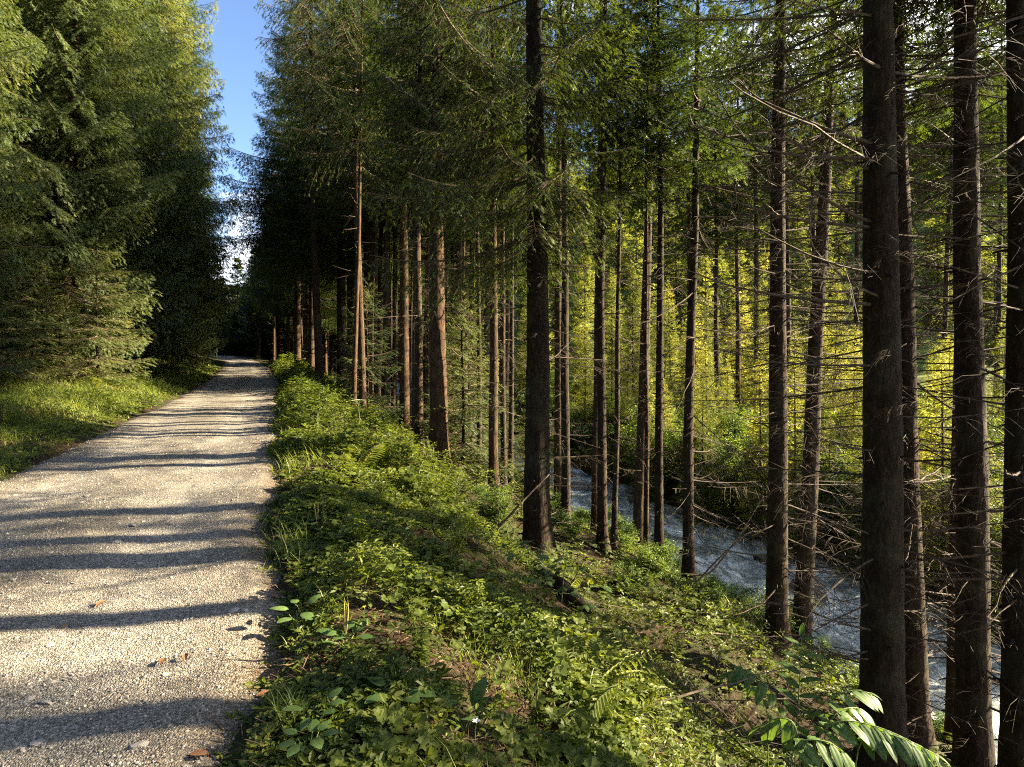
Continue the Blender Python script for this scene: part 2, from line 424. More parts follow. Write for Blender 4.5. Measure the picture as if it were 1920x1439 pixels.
# gravel path
def gravel_mat():
    m, t, out = new_mat("gravel")
    g = t.nodes.new('ShaderNodeNewGeometry')
    v = node(t, 'ShaderNodeTexVoronoi', Scale=115.0)
    v2 = node(t, 'ShaderNodeTexVoronoi', Scale=300.0)
    n1 = node(t, 'ShaderNodeTexNoise', Scale=1.1, Detail=6.0, Roughness=0.6)
    n2 = node(t, 'ShaderNodeTexNoise', Scale=16.0, Detail=6.0, Roughness=0.7)
    for q in (v, v2, n1, n2): t.links.new(g.outputs['Position'], q.inputs['Vector'])
    sepc = t.nodes.new('ShaderNodeSeparateColor'); t.links.new(v.outputs['Color'], sepc.inputs[0])
    r = ramp(t, [(0.0, (0.08, 0.079, 0.077)), (0.25, (0.175, 0.17, 0.16)), (0.7, (0.275, 0.265, 0.245)), (0.95, (0.46, 0.445, 0.42))])
    t.links.new(sepc.outputs[0], r.inputs[0])
    sep2 = t.nodes.new('ShaderNodeSeparateColor'); t.links.new(v2.outputs['Color'], sep2.inputs[0])
    rr2 = ramp(t, [(0.0, (0.45, 0.43, 0.42)), (0.5, (1, 1, 1)), (1.0, (1.15, 1.12, 1.05))])
    t.links.new(sep2.outputs[1], rr2.inputs[0])
    mu = node(t, 'ShaderNodeMixRGB', blend_type='MULTIPLY', Fac=0.8)
    t.links.new(r.outputs[0], mu.inputs['Color1']); t.links.new(rr2.outputs[0], mu.inputs['Color2'])
    # sandy and earthy patches
    rs = ramp(t, [(0.4, (0.66, 0.62, 0.57)), (0.62, (1.05, 1.02, 0.97))])
    t.links.new(n1.outputs['Fac'], rs.inputs[0])
    mu2 = node(t, 'ShaderNodeMixRGB', blend_type='MULTIPLY', Fac=0.75)
    t.links.new(mu.outputs[0], mu2.inputs['Color1']); t.links.new(rs.outputs[0], mu2.inputs['Color2'])
    at = t.nodes.new('ShaderNodeAttribute'); at.attribute_name = 'across'
    n3 = node(t, 'ShaderNodeTexNoise', Scale=2.6, Detail=5.0, Roughness=0.7)
    t.links.new(g.outputs['Position'], n3.inputs['Vector'])
    aw = node(t, 'ShaderNodeMath', operation='MULTIPLY_ADD'); aw.inputs[1].default_value = 0.16
    t.links.new(n3.outputs['Fac'], aw.inputs[0])
    aw2 = node(t, 'ShaderNodeMath', operation='SUBTRACT'); aw2.inputs[1].default_value = 0.08
    t.links.new(at.outputs['Fac'], aw2.inputs[0]); t.links.new(aw2.outputs[0], aw.inputs[2])
    rt = ramp(t, [(0.0, (.42, .33, .24)), (0.10, (.80, .74, .66)), (0.27, (1.1, 1.08, 1.04)), (0.5, (.82, .78, .71)), (0.75, (1.1, 1.08, 1.04)), (0.92, (.80, .74, .66)), (1.0, (.40, .31, .22))])
    t.links.new(aw.outputs[0], rt.inputs[0])
    mu3 = node(t, 'ShaderNodeMixRGB', blend_type='MULTIPLY', Fac=1.0)
    t.links.new(mu2.outputs[0], mu3.inputs['Color1']); t.links.new(rt.outputs[0], mu3.inputs['Color2'])
    p = node(t, 'ShaderNodeBsdfPrincipled', Roughness=0.85)
    p.inputs['Specular IOR Level'].default_value = 0.25
    t.links.new(mu3.outputs[0], p.inputs['Base Color'])
    ad = node(t, 'ShaderNodeMath', operation='MULTIPLY_ADD'); ad.inputs[1].default_value = -0.9
    t.links.new(v.outputs['Distance'], ad.inputs[0]); t.links.new(n2.outputs['Fac'], ad.inputs[2])
    bp = node(t, 'ShaderNodeBump', Strength=0.7, Distance=0.010)
    t.links.new(ad.outputs[0], bp.inputs['Height']); t.links.new(bp.outputs[0], p.inputs['Normal'])
    t.links.new(p.outputs[0], out.inputs['Surface'])
    return m
M_GRAVEL = gravel_mat()
def path_z(x, y):
    s = np.clip((x - xl(y)) / np.maximum(xr(y) - xl(y), .1), 0, 1)
    return 0.0 - 0.022 * np.exp(-((s - .27) / .1) ** 2) - 0.022 * np.exp(-((s - .75) / .1) ** 2) + 0.012 * fbm(x * .7, y * .7, 2) + 0.008 * fbm(x * 9, y * 9, 3) - 0.05 * np.clip(np.abs(s - .5) * 2 - .85, 0, 1) / .15
py = np.concatenate([np.linspace(-60, -2, 30), np.arange(-1.9, 12, 0.035), np.arange(12, 40, 0.12), np.linspace(40.3, 160, 300)])
pu = np.linspace(-0.015, 1.015, 101)
PY, PU = np.meshgrid(py, pu, indexing='ij')
PX = xl(PY) + PU * (xr(PY) - xl(PY))
_pm = grid_mesh("path", PX, PY, path_z(PX, PY), [M_GRAVEL])
_at = _pm.attributes.new("across", 'FLOAT', 'POINT'); _at.data.foreach_set("value", PU.astype(np.float32).ravel())
tag(link("path", _pm), kind="structure")

# stream: milky glacial water with foam riding on the ripples
def water_mat():
    m, t, out = new_mat("stream_water")
    g = t.nodes.new('ShaderNodeNewGeometry')
    mpn = t.nodes.new('ShaderNodeMapping')
    mpn.inputs['Rotation'].default_value = (0, 0, math.radians(-27)); mpn.inputs['Scale'].default_value = (1.0, 0.42, 1.0)
    t.links.new(g.outputs['Position'], mpn.inputs['Vector'])
    n1 = node(t, 'ShaderNodeTexNoise', Scale=1.5, Detail=8.0, Roughness=0.68, Distortion=0.8)
    n2 = node(t, 'ShaderNodeTexNoise', Scale=7.0, Detail=6.0, Roughness=0.7, Distortion=0.5)
    for q in (n1, n2): t.links.new(mpn.outputs[0], q.inputs['Vector'])
    ad = node(t, 'ShaderNodeMath', operation='MULTIPLY_ADD'); ad.inputs[1].default_value = 0.5
    t.links.new(n2.outputs['Fac'], ad.inputs[0]); t.links.new(n1.outputs['Fac'], ad.inputs[2])
    r = ramp(t, [(0.56, (0.11, 0.13, 0.12)), (0.70, (0.23, 0.255, 0.24)), (0.80, (0.52, 0.55, 0.53)), (0.90, (0.82, 0.83, 0.81))])
    t.links.new(ad.outputs[0], r.inputs[0])
    rf = ramp(t, [(0.76, (0.07, 0.07, 0.07)), (0.9, (0.6, 0.6, 0.6))])
    t.links.new(ad.outputs[0], rf.inputs[0])
    p = node(t, 'ShaderNodeBsdfPrincipled', Roughness=0.1, IOR=1.33)
    t.links.new(r.outputs[0], p.inputs['Base Color']); t.links.new(rf.outputs[0], p.inputs['Roughness'])
    bp = node(t, 'ShaderNodeBump', Strength=0.75, Distance=0.09)
    t.links.new(ad.outputs[0], bp.inputs['Height']); t.links.new(bp.outputs[0], p.inputs['Normal'])
    t.links.new(p.outputs[0], out.inputs['Surface'])
    return m
M_WATER = water_mat()
wy = np.concatenate([np.linspace(-60, 0, 30), np.arange(0.5, 40, 0.12), np.linspace(40.5, 160, 160)])
wu = np.linspace(-0.06, 1.06, 60)
WY, WU = np.meshgrid(wy, wu, indexing='ij')
WX = xb(WY) + WU * (xf(WY) - xb(WY))
WZ = ZW + 0.16 * fbm(WX * 0.9 + WY * .5, WY * 0.7 - WX * .3, 4) + 0.05 * fbm(WX * 4, WY * 3, 3)
tag(link("stream", grid_mesh("stream", WX, WY, WZ, [M_WATER])), kind="structure")

# forested mountain on the far side of the valley
mth, mr = np.meshgrid(np.linspace(math.radians(-40), math.radians(75), 120), np.linspace(1500, 3200, 26))
MXX, MYY = np.sin(mth) * mr, np.cos(mth) * mr
prof = np.interp(np.degrees(mth), [-40, -22, -5, 20, 40, 60, 75], [.10, .06, .14, .30, .36, .3, .25])
MZZ = -30 + (mr - 1500) * 1.25 * prof + 160 * fbm(MXX / 420, MYY / 420, 5) * np.clip((mr - 1500) / 500, 0, 1)
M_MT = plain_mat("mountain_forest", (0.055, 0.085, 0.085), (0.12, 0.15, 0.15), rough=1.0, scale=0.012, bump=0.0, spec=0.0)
tag(link("mountain", grid_mesh("mountain", MXX, MYY, MZZ, [M_MT])), kind="structure")

# ------------------------------------------------------------------ spruces
def needle_template(n, ln, w, r):
    """a twig tip of length 1 bristling with n needles"""
    V, T = [], []
    for i in range(n):
        s = 0.05 + 0.85 * i / max(n - 1, 1)
        a = i * 2.4 + r.random() * .6
        side = 1 if i % 2 else -1
        dy = side * (0.55 + .25 * r.random()); dz = 0.42 * math.sin(a)
        d = np.array([0.62, dy, dz]); d /= np.linalg.norm(d)
        q = np.cross(d, [0.3, 0.2, 1.0]); q /= np.linalg.norm(q)
        b = np.array([s, 0, 0])
        k = len(V)
        V += [b - q * w / 2, b + q * w / 2, b + d * ln]
        T.append([k, k + 1, k + 2])
    k = len(V)                                    # the tip itself
    V += [np.array([.0, -w * .5, 0]), np.array([.0, w * .5, 0]), np.array([1.12, 0, 0.02])]
    T.append([k, k + 1, k + 2])
    return np.array(V), np.array(T)

_r0 = np.random.default_rng(3)
TPL = {0: needle_template(13, 0.26, 0.085, _r0), 1: needle_template(9, 0.36, 0.105, _r0), 2: needle_template(4, 0.55, 0.26, _r0)}
SPR = {0: (0.085, 0.115), 1: (0.11, 0.15), 2: (0.19, 0.26)}        # spacing, length of the sprigs

def bough(Lb, r, lod, droop, hang, dens=1.0):
    """a living branch along +x: points/directions of its sprigs and its woody axes"""
    n = 9
    s = np.linspace(0, 1, n)
    ph = r.uniform(-1, 1)
    ax = np.stack([Lb * s * (1 - .06 * s), 0.10 * Lb * ph * s ** 2, Lb * (-droop * s + (droop * .75) * s ** 2.2)], 1)
    tg = unit(np.gradient(ax, axis=0))
    sp, ln = SPR[lod]
    nsec = max(5, int(Lb / (0.075 if lod < 2 else 0.13) * dens))
    Pn, Dn, axes = [], [], [(ax, 0.006 + 0.009 * Lb)]
    for i in range(nsec * 2):
        f = 0.10 + 0.9 * ((i // 2) + r.random() * .7) / nsec
        if f > 0.99: continue
        side = 1 if i % 2 else -1
        base = np.array([np.interp(f, s, ax[:, k]) for k in range(3)])
        t = np.array([np.interp(f, s, tg[:, k]) for k in range(3)])
        l2 = min(0.95, (0.42 * Lb * (1 - f) ** 0.75 * min(1, .45 + f * 1.3) + 0.13)) * r.uniform(.6, 1.2)
        ang = math.radians(r.uniform(42, 68))
        lat = np.array([-t[1], t[0], 0]); lat /= np.linalg.norm(lat) + 1e-9
        d = t * math.cos(ang) + side * lat * math.sin(ang)
        m = max(2, int(l2 / sp))
        q = (np.arange(m) + .5) / m
        h = hang * r.uniform(.4, 1.4)
        pts = base + d * (l2 * q)[:, None] + np.array([0, 0, -1.0]) * (h * l2 * q ** 1.6)[:, None]
        dd = unit(d[None] + np.array([0, 0, -1.0])[None] * (h * 1.6 * q ** .6)[:, None])
        alt = np.where(np.arange(m) % 2 == 0, 1, -1)[:, None]
        l3 = unit(np.cross(dd, [0, 0, 1.0]))
        dd2 = unit(dd + alt * l3 * r.uniform(.25, .8, (m, 1)) + 0.15 * r.standard_normal((m, 3)))
        Pn.append(pts); Dn.append(dd2)
        Pn.append(pts[-1:]); Dn.append(dd[-1:])
        if lod == 0 and l2 > .2:
            axes.append((np.stack([base, pts[m // 2], pts[-1]]), 0.004))
    Pn.append(ax[-1:]); Dn.append(tg[-1:])
    return np.concatenate(Pn), np.concatenate(Dn), axes, ln

def crown_mesh(name, h, z0, rmax, lod, seed, needles, droop=0.35, hang=0.5, dens=1.0, whorl=0.36, per=6, gap=0.0, shape=0.8, one_side=None):
    """the green crown of a spruce of height h whose lowest living branch is at height z0"""
    r = np.random.default_rng(seed)
    g = Geo()
    tv, tt = TPL[lod]
    # a shelf of ready boughs in several lengths
    lens = [0.35, 0.6, 0.9, 1.3, 1.7, 2.2, 2.8, 3.5, 4.3]
    shelf = {l: [bough(l, r, lod, droop * r.uniform(.7, 1.3), hang, dens) for _ in range(3 if lod < 2 else 2)] for l in lens if l < rmax * 1.5 + .3}
    keys = sorted(shelf)
    z = z0
    while z < h - 0.25:
        u = (h - z) / (h - z0)
        rad = rmax * min(1, u ** shape * 1.05) * (0.72 + .28 * min(1, (1 - u) * 5))
        k = int(round(per * (0.75 + .5 * r.random()) * (0.6 + .4 * u)))
        a0 = r.random() * 6.28
        for i in range(max(3, k)):
            if r.random() < gap: continue
            a = a0 + 6.283 * i / max(3, k) + r.normal() * .25
            Lb = rad * r.uniform(.62, 1.14)
            if one_side is not None:
                Lb *= 0.75 + .6 * max(0, math.cos(a - one_side))
            key = min(keys, key=lambda q: abs(q - Lb))
            Pn, Dn, axes, ln = shelf[key][r.integers(len(shelf[key]))]
            sc = Lb / key
            up = math.radians(r.uniform(-6, 8) + 34 * (1 - u) ** 2)
            ca, sa, cu, su = math.cos(a), math.sin(a), math.cos(up), math.sin(up)
            flip = r.choice([-1, 1])
            R = np.array([[ca * cu, -sa * flip, -ca * su], [sa * cu, ca * flip, -sa * su], [su, 0, cu]])
            o = np.array([0, 0, z + r.uniform(-.15, .15)])
            P2 = (Pn * sc) @ R.T + o
            V, T = stamp(tv, tt, P2, Dn @ R.T, None, ln * r.uniform(.9, 1.1, len(P2)))
            g.add(V, T, 0)
            for ax, w in axes:
                if lod == 2 : continue
                V, T = tube((ax * sc) @ R.T + o, np.linspace(w, w * .25, len(ax)), 3, cap=False)
                g.add(V, T, 1)
        z += whorl * r.uniform(.7, 1.3) * (0.55 + .45 * u)
    # leader
    Pn = np.stack([np.zeros(12), np.zeros(12), np.linspace(h - .9, h, 12)], 1)
    a = np.arange(12) * 2.4
    V, T = stamp(tv, tt, Pn, np.stack([np.cos(a), np.sin(a), np.full(12, .9)], 1), None, 0.2)
    g.add(V, T, 0)
    return g.mesh(name, [needles, M_TWIGB])

def trunk_mesh(name, h, dia, seed, sides=14, rings=40, mat=None, wobble=0.03, stubs=0, flare=1.0, rough=0.02):
    r = np.random.default_rng(seed)
    g = Geo()
    zz = np.concatenate([np.linspace(-0.5, 0.7, 10, endpoint=False), np.linspace(.7, h, rings)])
    cx = wobble * np.interp(zz, np.linspace(-1, h + 1, 9), np.cumsum(r.standard_normal(9)) * .6); cx -= np.interp(0, zz, cx)
    cy = wobble * np.interp(zz, np.linspace(-1, h + 1, 9), np.cumsum(r.standard_normal(9)) * .6); cy -= np.interp(0, zz, cy)
    rad = dia / 2 * np.clip(1 - (zz - .6) / h, 0.03, 1.05) ** .75
    rad = rad * (1 + flare * .55 * np.exp(-np.clip(zz + .12, 0, None) / .25))
    V, T = tube(np.stack([cx, cy, zz], 1), rad, sides, True, rough, r)
    g.add(V, T, 0)
    for i in range(stubs):                        # broken-off stubs
        z = r.uniform(.3, h * .6); a = r.random() * 6.28
        rr = np.interp(z, zz, rad); c = np.array([np.interp(z, zz, cx), np.interp(z, zz, cy), z])
        d = np.array([math.cos(a), math.sin(a), r.uniform(-.3, .3)])
        l = r.uniform(.03, .13)
        V, T = tube(np.stack([c + d * rr * .8, c + d * (rr + l * .5), c + d * (rr + l) + [0, 0, -.01]]), [.014, .010, .006], 4)
        g.add(V, T, 0)
    if flare > 1:                                 # surface roots
        for i in range(5):
            a = i * 1.256 + r.random() * .7
            d = np.array([math.cos(a), math.sin(a), 0]); l = r.uniform(.4, 1.0)
            pts = np.stack([d * dia * .2 + [0, 0, .42], d * dia * .55 + [0, 0, .10], d * (dia * .6 + l * .5) + [0, 0, -.05], d * (dia * .6 + l) + [0, 0, -.32]])
            V, T = tube(pts, [dia * .2, dia * .15, dia * .08, .02], 8); g.add(V, T, 0)
    return g.mesh(name, [mat or M_BARK], smooth=True)

def dead_branch_geo(g, L0, r, fine=1.0, base=None, R=None, thick=1.0):
    n = 7; s = np.linspace(0, 1, n)
    curve = r.uniform(-.28, .12)
    ax = np.stack([L0 * s, 0.10 * L0 * r.normal() * s ** 2 + .02 * L0 * np.cumsum(r.normal(size=n)) * s, L0 * (curve * s + r.uniform(-.05, .2) * s ** 2)], 1)
    items = [(ax, np.linspace(.0038 + .0046 * L0, .0012, n) * thick)]
    m = int(L0 * 9 * fine)
    for i in range(m):
        f = r.uniform(.18, .98); side = 1 if i % 2 else -1
        b = np.array([np.interp(f, s, ax[:, k]) for k in range(3)])
        l = min(.7, L0 * .38) * (1.05 - f * .75) * r.uniform(.4, 1.2)
        a = math.radians(r.uniform(30, 65)) * side
        d = np.array([math.cos(a), math.sin(a), r.uniform(-.55, .12)])
        e = b + d * l; mid = b + d * l * .5 + np.array([0, 0, .05 * l]) + r.normal(size=3) * .02 * l
        e = e + np.array([0, 0, -.1 * l])
        items.append((np.stack([b, mid, e]), np.array([.0026, .0019, .001]) * (.8 + .2 * thick)))
        if l > .25:
            for q in range(int(l * 7 * fine)):
                ff = r.uniform(.3, .95); bb = b + (e - b) * ff
                dd = unit(d + r.normal(size=3) * .55); ll = l * .3 * r.random() + .04
                items.append((np.stack([bb, bb + dd * ll]), np.array([.0014, .0008])))
    for pts, rad in items:
        V, T = tube(pts, rad, 3, cap=False)
        if R is not None: V = V @ R.T + base
        g.add(V, T, 0)

DEAD = []
for k, Lq in enumerate([0.35, 0.6, 0.8, 1.0, 1.2, 1.4, 1.7, 2.0, 2.3, 2.6]):
    g = Geo(); dead_branch_geo(g, Lq, np.random.default_rng(100 + k), 1.5)
    DEAD.append((Lq, g.mesh("dead_branch_%d" % k, [M_TWIG])))

def dead_skirt(name, z0, z1, Lm, count, seed, fine=.55):
    r = np.random.default_rng(seed); g = Geo()
    for i in range(count):
        z = z0 + (z1 - z0) * (i + r.random()) / count
        a = r.random() * 6.28; p = math.radians(r.uniform(-22, 8))
        R = np.array(Matrix.Rotation(a, 3, 'Z') @ Matrix.Rotation(-p, 3, 'Y'))
        dead_branch_geo(g, Lm * r.uniform(.35, 1.1), r, fine, np.array([0, 0, z]), R, thick=1.3)
    return g.mesh(name, [M_TWIG])

# shared archetypes ---------------------------------------------------
CROWN = {}
for k in range(3):      # tall trees by the stream, living crown high up
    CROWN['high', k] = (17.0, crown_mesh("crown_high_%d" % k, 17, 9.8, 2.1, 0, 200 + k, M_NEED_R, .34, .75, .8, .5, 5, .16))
for k in range(3):      # wide roadside trees
    CROWN['road', k] = (20.0, crown_mesh("crown_road_%d" % k, 20, 6.3, 3.5, 1, 210 + k, M_NEED_R, .32, .85, 1.15, .46, 6, .05, .75, one_side=math.pi))
for k in range(4):      # slender trees of the stand
    CROWN['stand', k] = (14.0, crown_mesh("crown_stand_%d" % k, 14, 8.4 if k < 2 else 6.0, 1.5, 1, 220 + k, M_NEED_R, .32, .7, .95, .46, 5, .12))
for k in range(2):      # mid-height crowns
    CROWN['mid', k] = (17.0, crown_mesh("crown_mid_%d" % k, 17, 8.2, 2.8, 0, 215 + k, M_NEED_R, .36, .9, .9, .46, 6, .08, .75, one_side=math.pi))
CROWN['low', 0] = (17.0, crown_mesh("crown_low", 17, 5.6, 3.0, 0, 219, M_NEED_R, .42, 1.0, .9, .5, 6, .22, .7, one_side=math.pi))
for k in range(4):      # tall trees clothed to the ground, left of the path
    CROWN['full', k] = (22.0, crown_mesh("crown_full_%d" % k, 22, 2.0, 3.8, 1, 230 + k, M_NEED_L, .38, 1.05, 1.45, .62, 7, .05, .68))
for k in range(4):      # sunny trees across the stream
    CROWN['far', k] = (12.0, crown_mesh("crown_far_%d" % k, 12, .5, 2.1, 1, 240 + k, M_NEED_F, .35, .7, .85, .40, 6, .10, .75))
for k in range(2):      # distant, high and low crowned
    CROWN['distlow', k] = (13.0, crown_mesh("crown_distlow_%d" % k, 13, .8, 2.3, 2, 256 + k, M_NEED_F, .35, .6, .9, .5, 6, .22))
for k in range(3):
    CROWN['dist', k] = (13.0, crown_mesh("crown_dist_%d" % k, 13, 4.4, 2.1, 2, 250 + k, M_NEED_R, .35, .6, 1.0, .42, 6, .06))
for k in range(2):      # little ones
    CROWN['young', k] = (3.2, crown_mesh("crown_young_%d" % k, 3.2, .15, 1.25, 0, 260 + k, M_NEED_L, .2, .3, .9, .24, 6, .05))
TRUNK = {}
for k in range(3):
    TRUNK['road', k] = trunk_mesh("trunk_road_%d" % k, 20, .38, 300 + k, 14, 44, M_BARK_FAR, stubs=24)
    TRUNK['full', k] = trunk_mesh("trunk_full_%d" % k, 22, .42, 310 + k, 10, 26, M_BARK)
for k in range(4):
    TRUNK['stand', k] = trunk_mesh("trunk_stand_%d" % k, 14, .19, 320 + k, 9, 30, M_BARK_FAR, wobble=.05, stubs=18)
    TRUNK['far', k] = trunk_mesh("trunk_far_%d" % k, 12, .20, 330 + k, 8, 22, M_BARK_FAR)
TRUNK['young', 0] = trunk_mesh("trunk_young", 3.2, .05, 340, 6, 12, M_BARK)
SKIRT = {}
for k in range(3):
    SKIRT['stand', k] = dead_skirt("twigs_stand_%d" % k, .9, 7.6, .75, 22, 350 + k, .4)
    SKIRT['road', k] = dead_skirt("twigs_road_%d" % k, 1.2, 6.4, 1.3, 24, 360 + k, .45)
    SKIRT['far', k] = dead_skirt("twigs_far_%d" % k, .4, 5.0, 1.3, 46, 370 + k, .7)

def tree_root(name, x, y, label, group, rot=None, lean=(0, 0), sc=1.0, cat="spruce"):
    o = link(name, None, None, (x, y, gz(x, y) - .03))
    o.empty_display_size = .3
    az = rng.random() * 6.28 if rot is None else rot
    m = Matrix.Rotation(lean[0], 4, 'Y') @ Matrix.Rotation(-lean[1], 4, 'X') @ Matrix.Rotation(az, 4, 'Z')
    o.rotation_euler = m.to_euler()
    o.scale = (sc, sc, sc)
    tag(o, label, cat, group)
    return o

PLACED = []
def put(kind, x, y, label, group, h=None, ck=None, skirt=None, tk=None, name="spruce_tree", wide=1.0, thick=1.0):
    crowns = [c for c in CROWN if c[0] == (ck or kind) and not (ck == 'stand' and 'lacy' not in group and c[1] > 1)]
    c = crowns[rng.integers(len(crowns))]
    H, cm = CROWN[c]
    sc = (h or H) / H
    o = tree_root(name, x, y, label, group, sc=sc, rot=rng.normal() * .35 if kind == 'road' else None, lean=(rng.normal() * .012, rng.normal() * .012))
    tks = [t for t in TRUNK if t[0] == (tk or kind)]
    tm = TRUNK[tks[rng.integers(len(tks))]]
    th = float(max(v.co.z for v in tm.vertices)) if False else {'road': 20, 'full': 22, 'stand': 14, 'far': 12, 'young': 3.2}[tk or kind]
    t = link("trunk", tm, o); t.scale = (thick, thick, H / th)
    cr = link("crown", cm, o); cr.scale = (wide, wide, 1)
    if skirt:
        ss = [q for q in SKIRT if q[0] == skirt]
        tag(link("dead_twigs", SKIRT[ss[rng.integers(len(ss))]], o), kind="stuff")
    PLACED.append((x, y))
    return o

# ---- the single trunks one can tell apart, each with a trunk of its own
# base column, distance, diameter, column near the top edge, height, crown, dead branches, longest dead branch, label
FINE = [dead_skirt("fine_twigs_%d" % k, 1.0, 9.3, 1.7, 64, 380 + k, 1.0) for k in range(3)]
HERO = [
 (1010, 9.0, .375, 1002, 14, 'low', 46, 1.7, "thick dark spruce standing alone mid-slope with a slanting root log at its foot"),
 (1657, 5.3, .335, 1650, 14.5, 'high', 60, 2.3, "thickest near-black spruce trunk with long bare limbs reaching left over water"),
 (1716, 6.8, .265, 1694, 14.5, 'high', 34, 1.6, "dark spruce trunk standing directly behind the thickest trunk, touching it on the right"),
 (1827, 6.0, .290, 1808, 14.5, 'high', 44, 1.9, "second thickest spruce trunk at the right, brown above, thin trunk behind its left side"),
 (1790, 7.1, .170, 1800, 13.5, 'stand', 34, 1.4, "thin spruce half hidden behind the left side of a brown-topped thick trunk"),
 (1904, 5.4, .270, 1932, 14.5, 'high', 26, 1.5, "dark spruce trunk cut off by the right edge of the view, leaning outward"),
 (1457, 9.0, .290, 1471, 14.5, 'high', 44, 1.6, "straight brown spruce rising from behind the arching broad-leaved plants on the stream bank"),
 (1500, 9.7, .270, 1562, 14.5, 'high', 40, 1.5, "spruce leaning to the right from the stream bank, just right of a straight brown trunk"),
 (1291, 11.5, .200, 1318, 13.5, 'stand', 40, 1.4, "slender spruce leaning slightly right at the water's edge with dead saplings crossing its foot"),
 (1236, 11.8, .165, 1236, 13.5, 'stand', 34, 1.1, "slim straight spruce in front of the white water, lit along its right edge"),
 (1211, 12.2, .105, 1214, 12, 'stand', 24, .9, "thin pole-like spruce close against the left of a slim straight spruce by the water"),
 (1196, 13.0, .240, 1222, 15.5, 'stand', 30, 1.1, "dark spruce with a slanting foot at the edge of the white water"),
 (1151, 12.0, .110, 1176, 12, 'stand', 26, 1.0, "thin light brown spruce pole leaning right beside a dark straight trunk"),
 (1130, 11.5, .180, 1131, 13.5, 'stand', 34, 1.2, "dark straight spruce with a broadened foot on the mossy bank, sunny grass to its left"),
 (1115, 14.0, .150, 1123, 15.5, 'stand', 26, 1.0, "slim spruce behind the sunny grass tuft of the near bank"),
 (1060, 13.0, .190, 1058, 15.5, 'stand', 30, 1.1, "spruce close on the right of the thick mid-slope trunk, orange-lit along its edge"),
 (1047, 15.2, .220, 1050, 15.5, 'stand', 30, 1.1, "dark spruce partly hidden behind the right side of the thick mid-slope trunk"),
 (926, 14.0, .210, 922, 14.5, 'mid', 34, 1.1, "front spruce of the clump of three just left of the thick mid-slope trunk"),
 (945, 15.6, .150, 944, 13.5, 'stand', 28, 1.0, "middle spruce of the clump of three just left of the thick mid-slope trunk"),
 (958, 16.8, .140, 957, 14, 'stand', 26, 1.0, "rear spruce of the clump of three just left of the thick mid-slope trunk"),
 (824, 14.0, .420, 822, 14.5, 'mid', 34, 1.8, "broad dark spruce with low green boughs where the leafy verge drops to the slope"),
 (758, 20.0, .330, 754, 17, 'mid', 26, 1.6, "roadside spruce with an orange-lit trunk and bulging bark at the edge of the leafy verge"),
 (692, 24.5, .250, 690, 17, 'mid', 18, 1.3, "dark roadside spruce between two thicker trunks on the right verge"),
 (641, 27.0, .420, 640, 19, 'road', 18, 1.5, "thick shaded spruce trunk beside the bend of the leafy verge, third from the path"),
 (584, 30.0, .330, 583, 20, 'road', 14, 1.4, "second spruce trunk from the gravel path in the roadside pair"),
 (558, 33.0, .360, 557, 20, 'road', 14, 1.4, "spruce trunk closest to the gravel path in the roadside pair"),
]
_hr = np.random.default_rng(77)
for i, (bx, d, dia, tx, h, ck, nb, lb, lab) in enumerate(HERO):
    x = (bx - 960) / F * d
    z0 = gz(x, d)
    # lean from the column the trunk reaches at the top edge
    ztop = CH + HOR / F * d
    ang = math.atan2((tx - bx) / F * d, ztop - z0)
    o = tree_root("spruce_tree", x, d, lab, None, rot=0, lean=(ang, 0))
    link("trunk", trunk_mesh("trunk_%d" % i, h, dia * 1.04, 400 + i, 26 if d < 12 else 16, 110 if d < 12 else 60, M_BARK if d < 12 else M_BARK_FAR, wobble=.035, stubs=46 if d < 12 else 20, flare=2.7 if d < 12 else 1.6, rough=.022), o)
    ks = [c for c in CROWN if c[0] == ck and not (ck == 'stand' and c[1] > 1)]
    H, cm = CROWN[ks[i % len(ks)]]
    c = link("crown", cm, o); c.scale = (h / H,) * 3; c.rotation_euler.z = 0 if ck in ('road', 'mid', 'low') else i * 2.1
    zc = {'high': 10, 'stand': 8.6, 'road': 6.0, 'mid': 7.6, 'low': 6.0}[ck] * h / H
    nb = int(nb * (2.2 if bx > 1040 else 1.6)); lb *= 1.2 if bx > 1040 else 1.1
    nb = min(nb, 98)
    for k in range(nb):
        z = 0.5 + (zc - .3) * (k + _hr.random() * .8) / nb
        want = lb * _hr.uniform(.25, 1.0) * (0.45 + .55 * min(1, z / (zc * .6)))
        j = int(np.argmin([abs(q[0] - want) for q in DEAD]))
        b = link("dead_branch", DEAD[j][1], o, (0, 0, z))
        s = want / DEAD[j][0]
        b.scale = (s, s * _hr.choice([-1, 1]), s)
        az = _hr.random() * 6.283
        if abs(az - 4.712) < .75: s *= .45; b.scale = (s, s, s)        # few long ones left on the side of the path
        b.rotation_euler = (_hr.uniform(-.5, .5), math.radians(_hr.uniform(-8, 20)), az)
    if bx > 1280 and d > 5.35:
        q = link("dead_twigs", FINE[i % 3], o); q.rotation_euler.z = i * 1.7; tag(q, kind="stuff")
    PLACED.append((x, d))

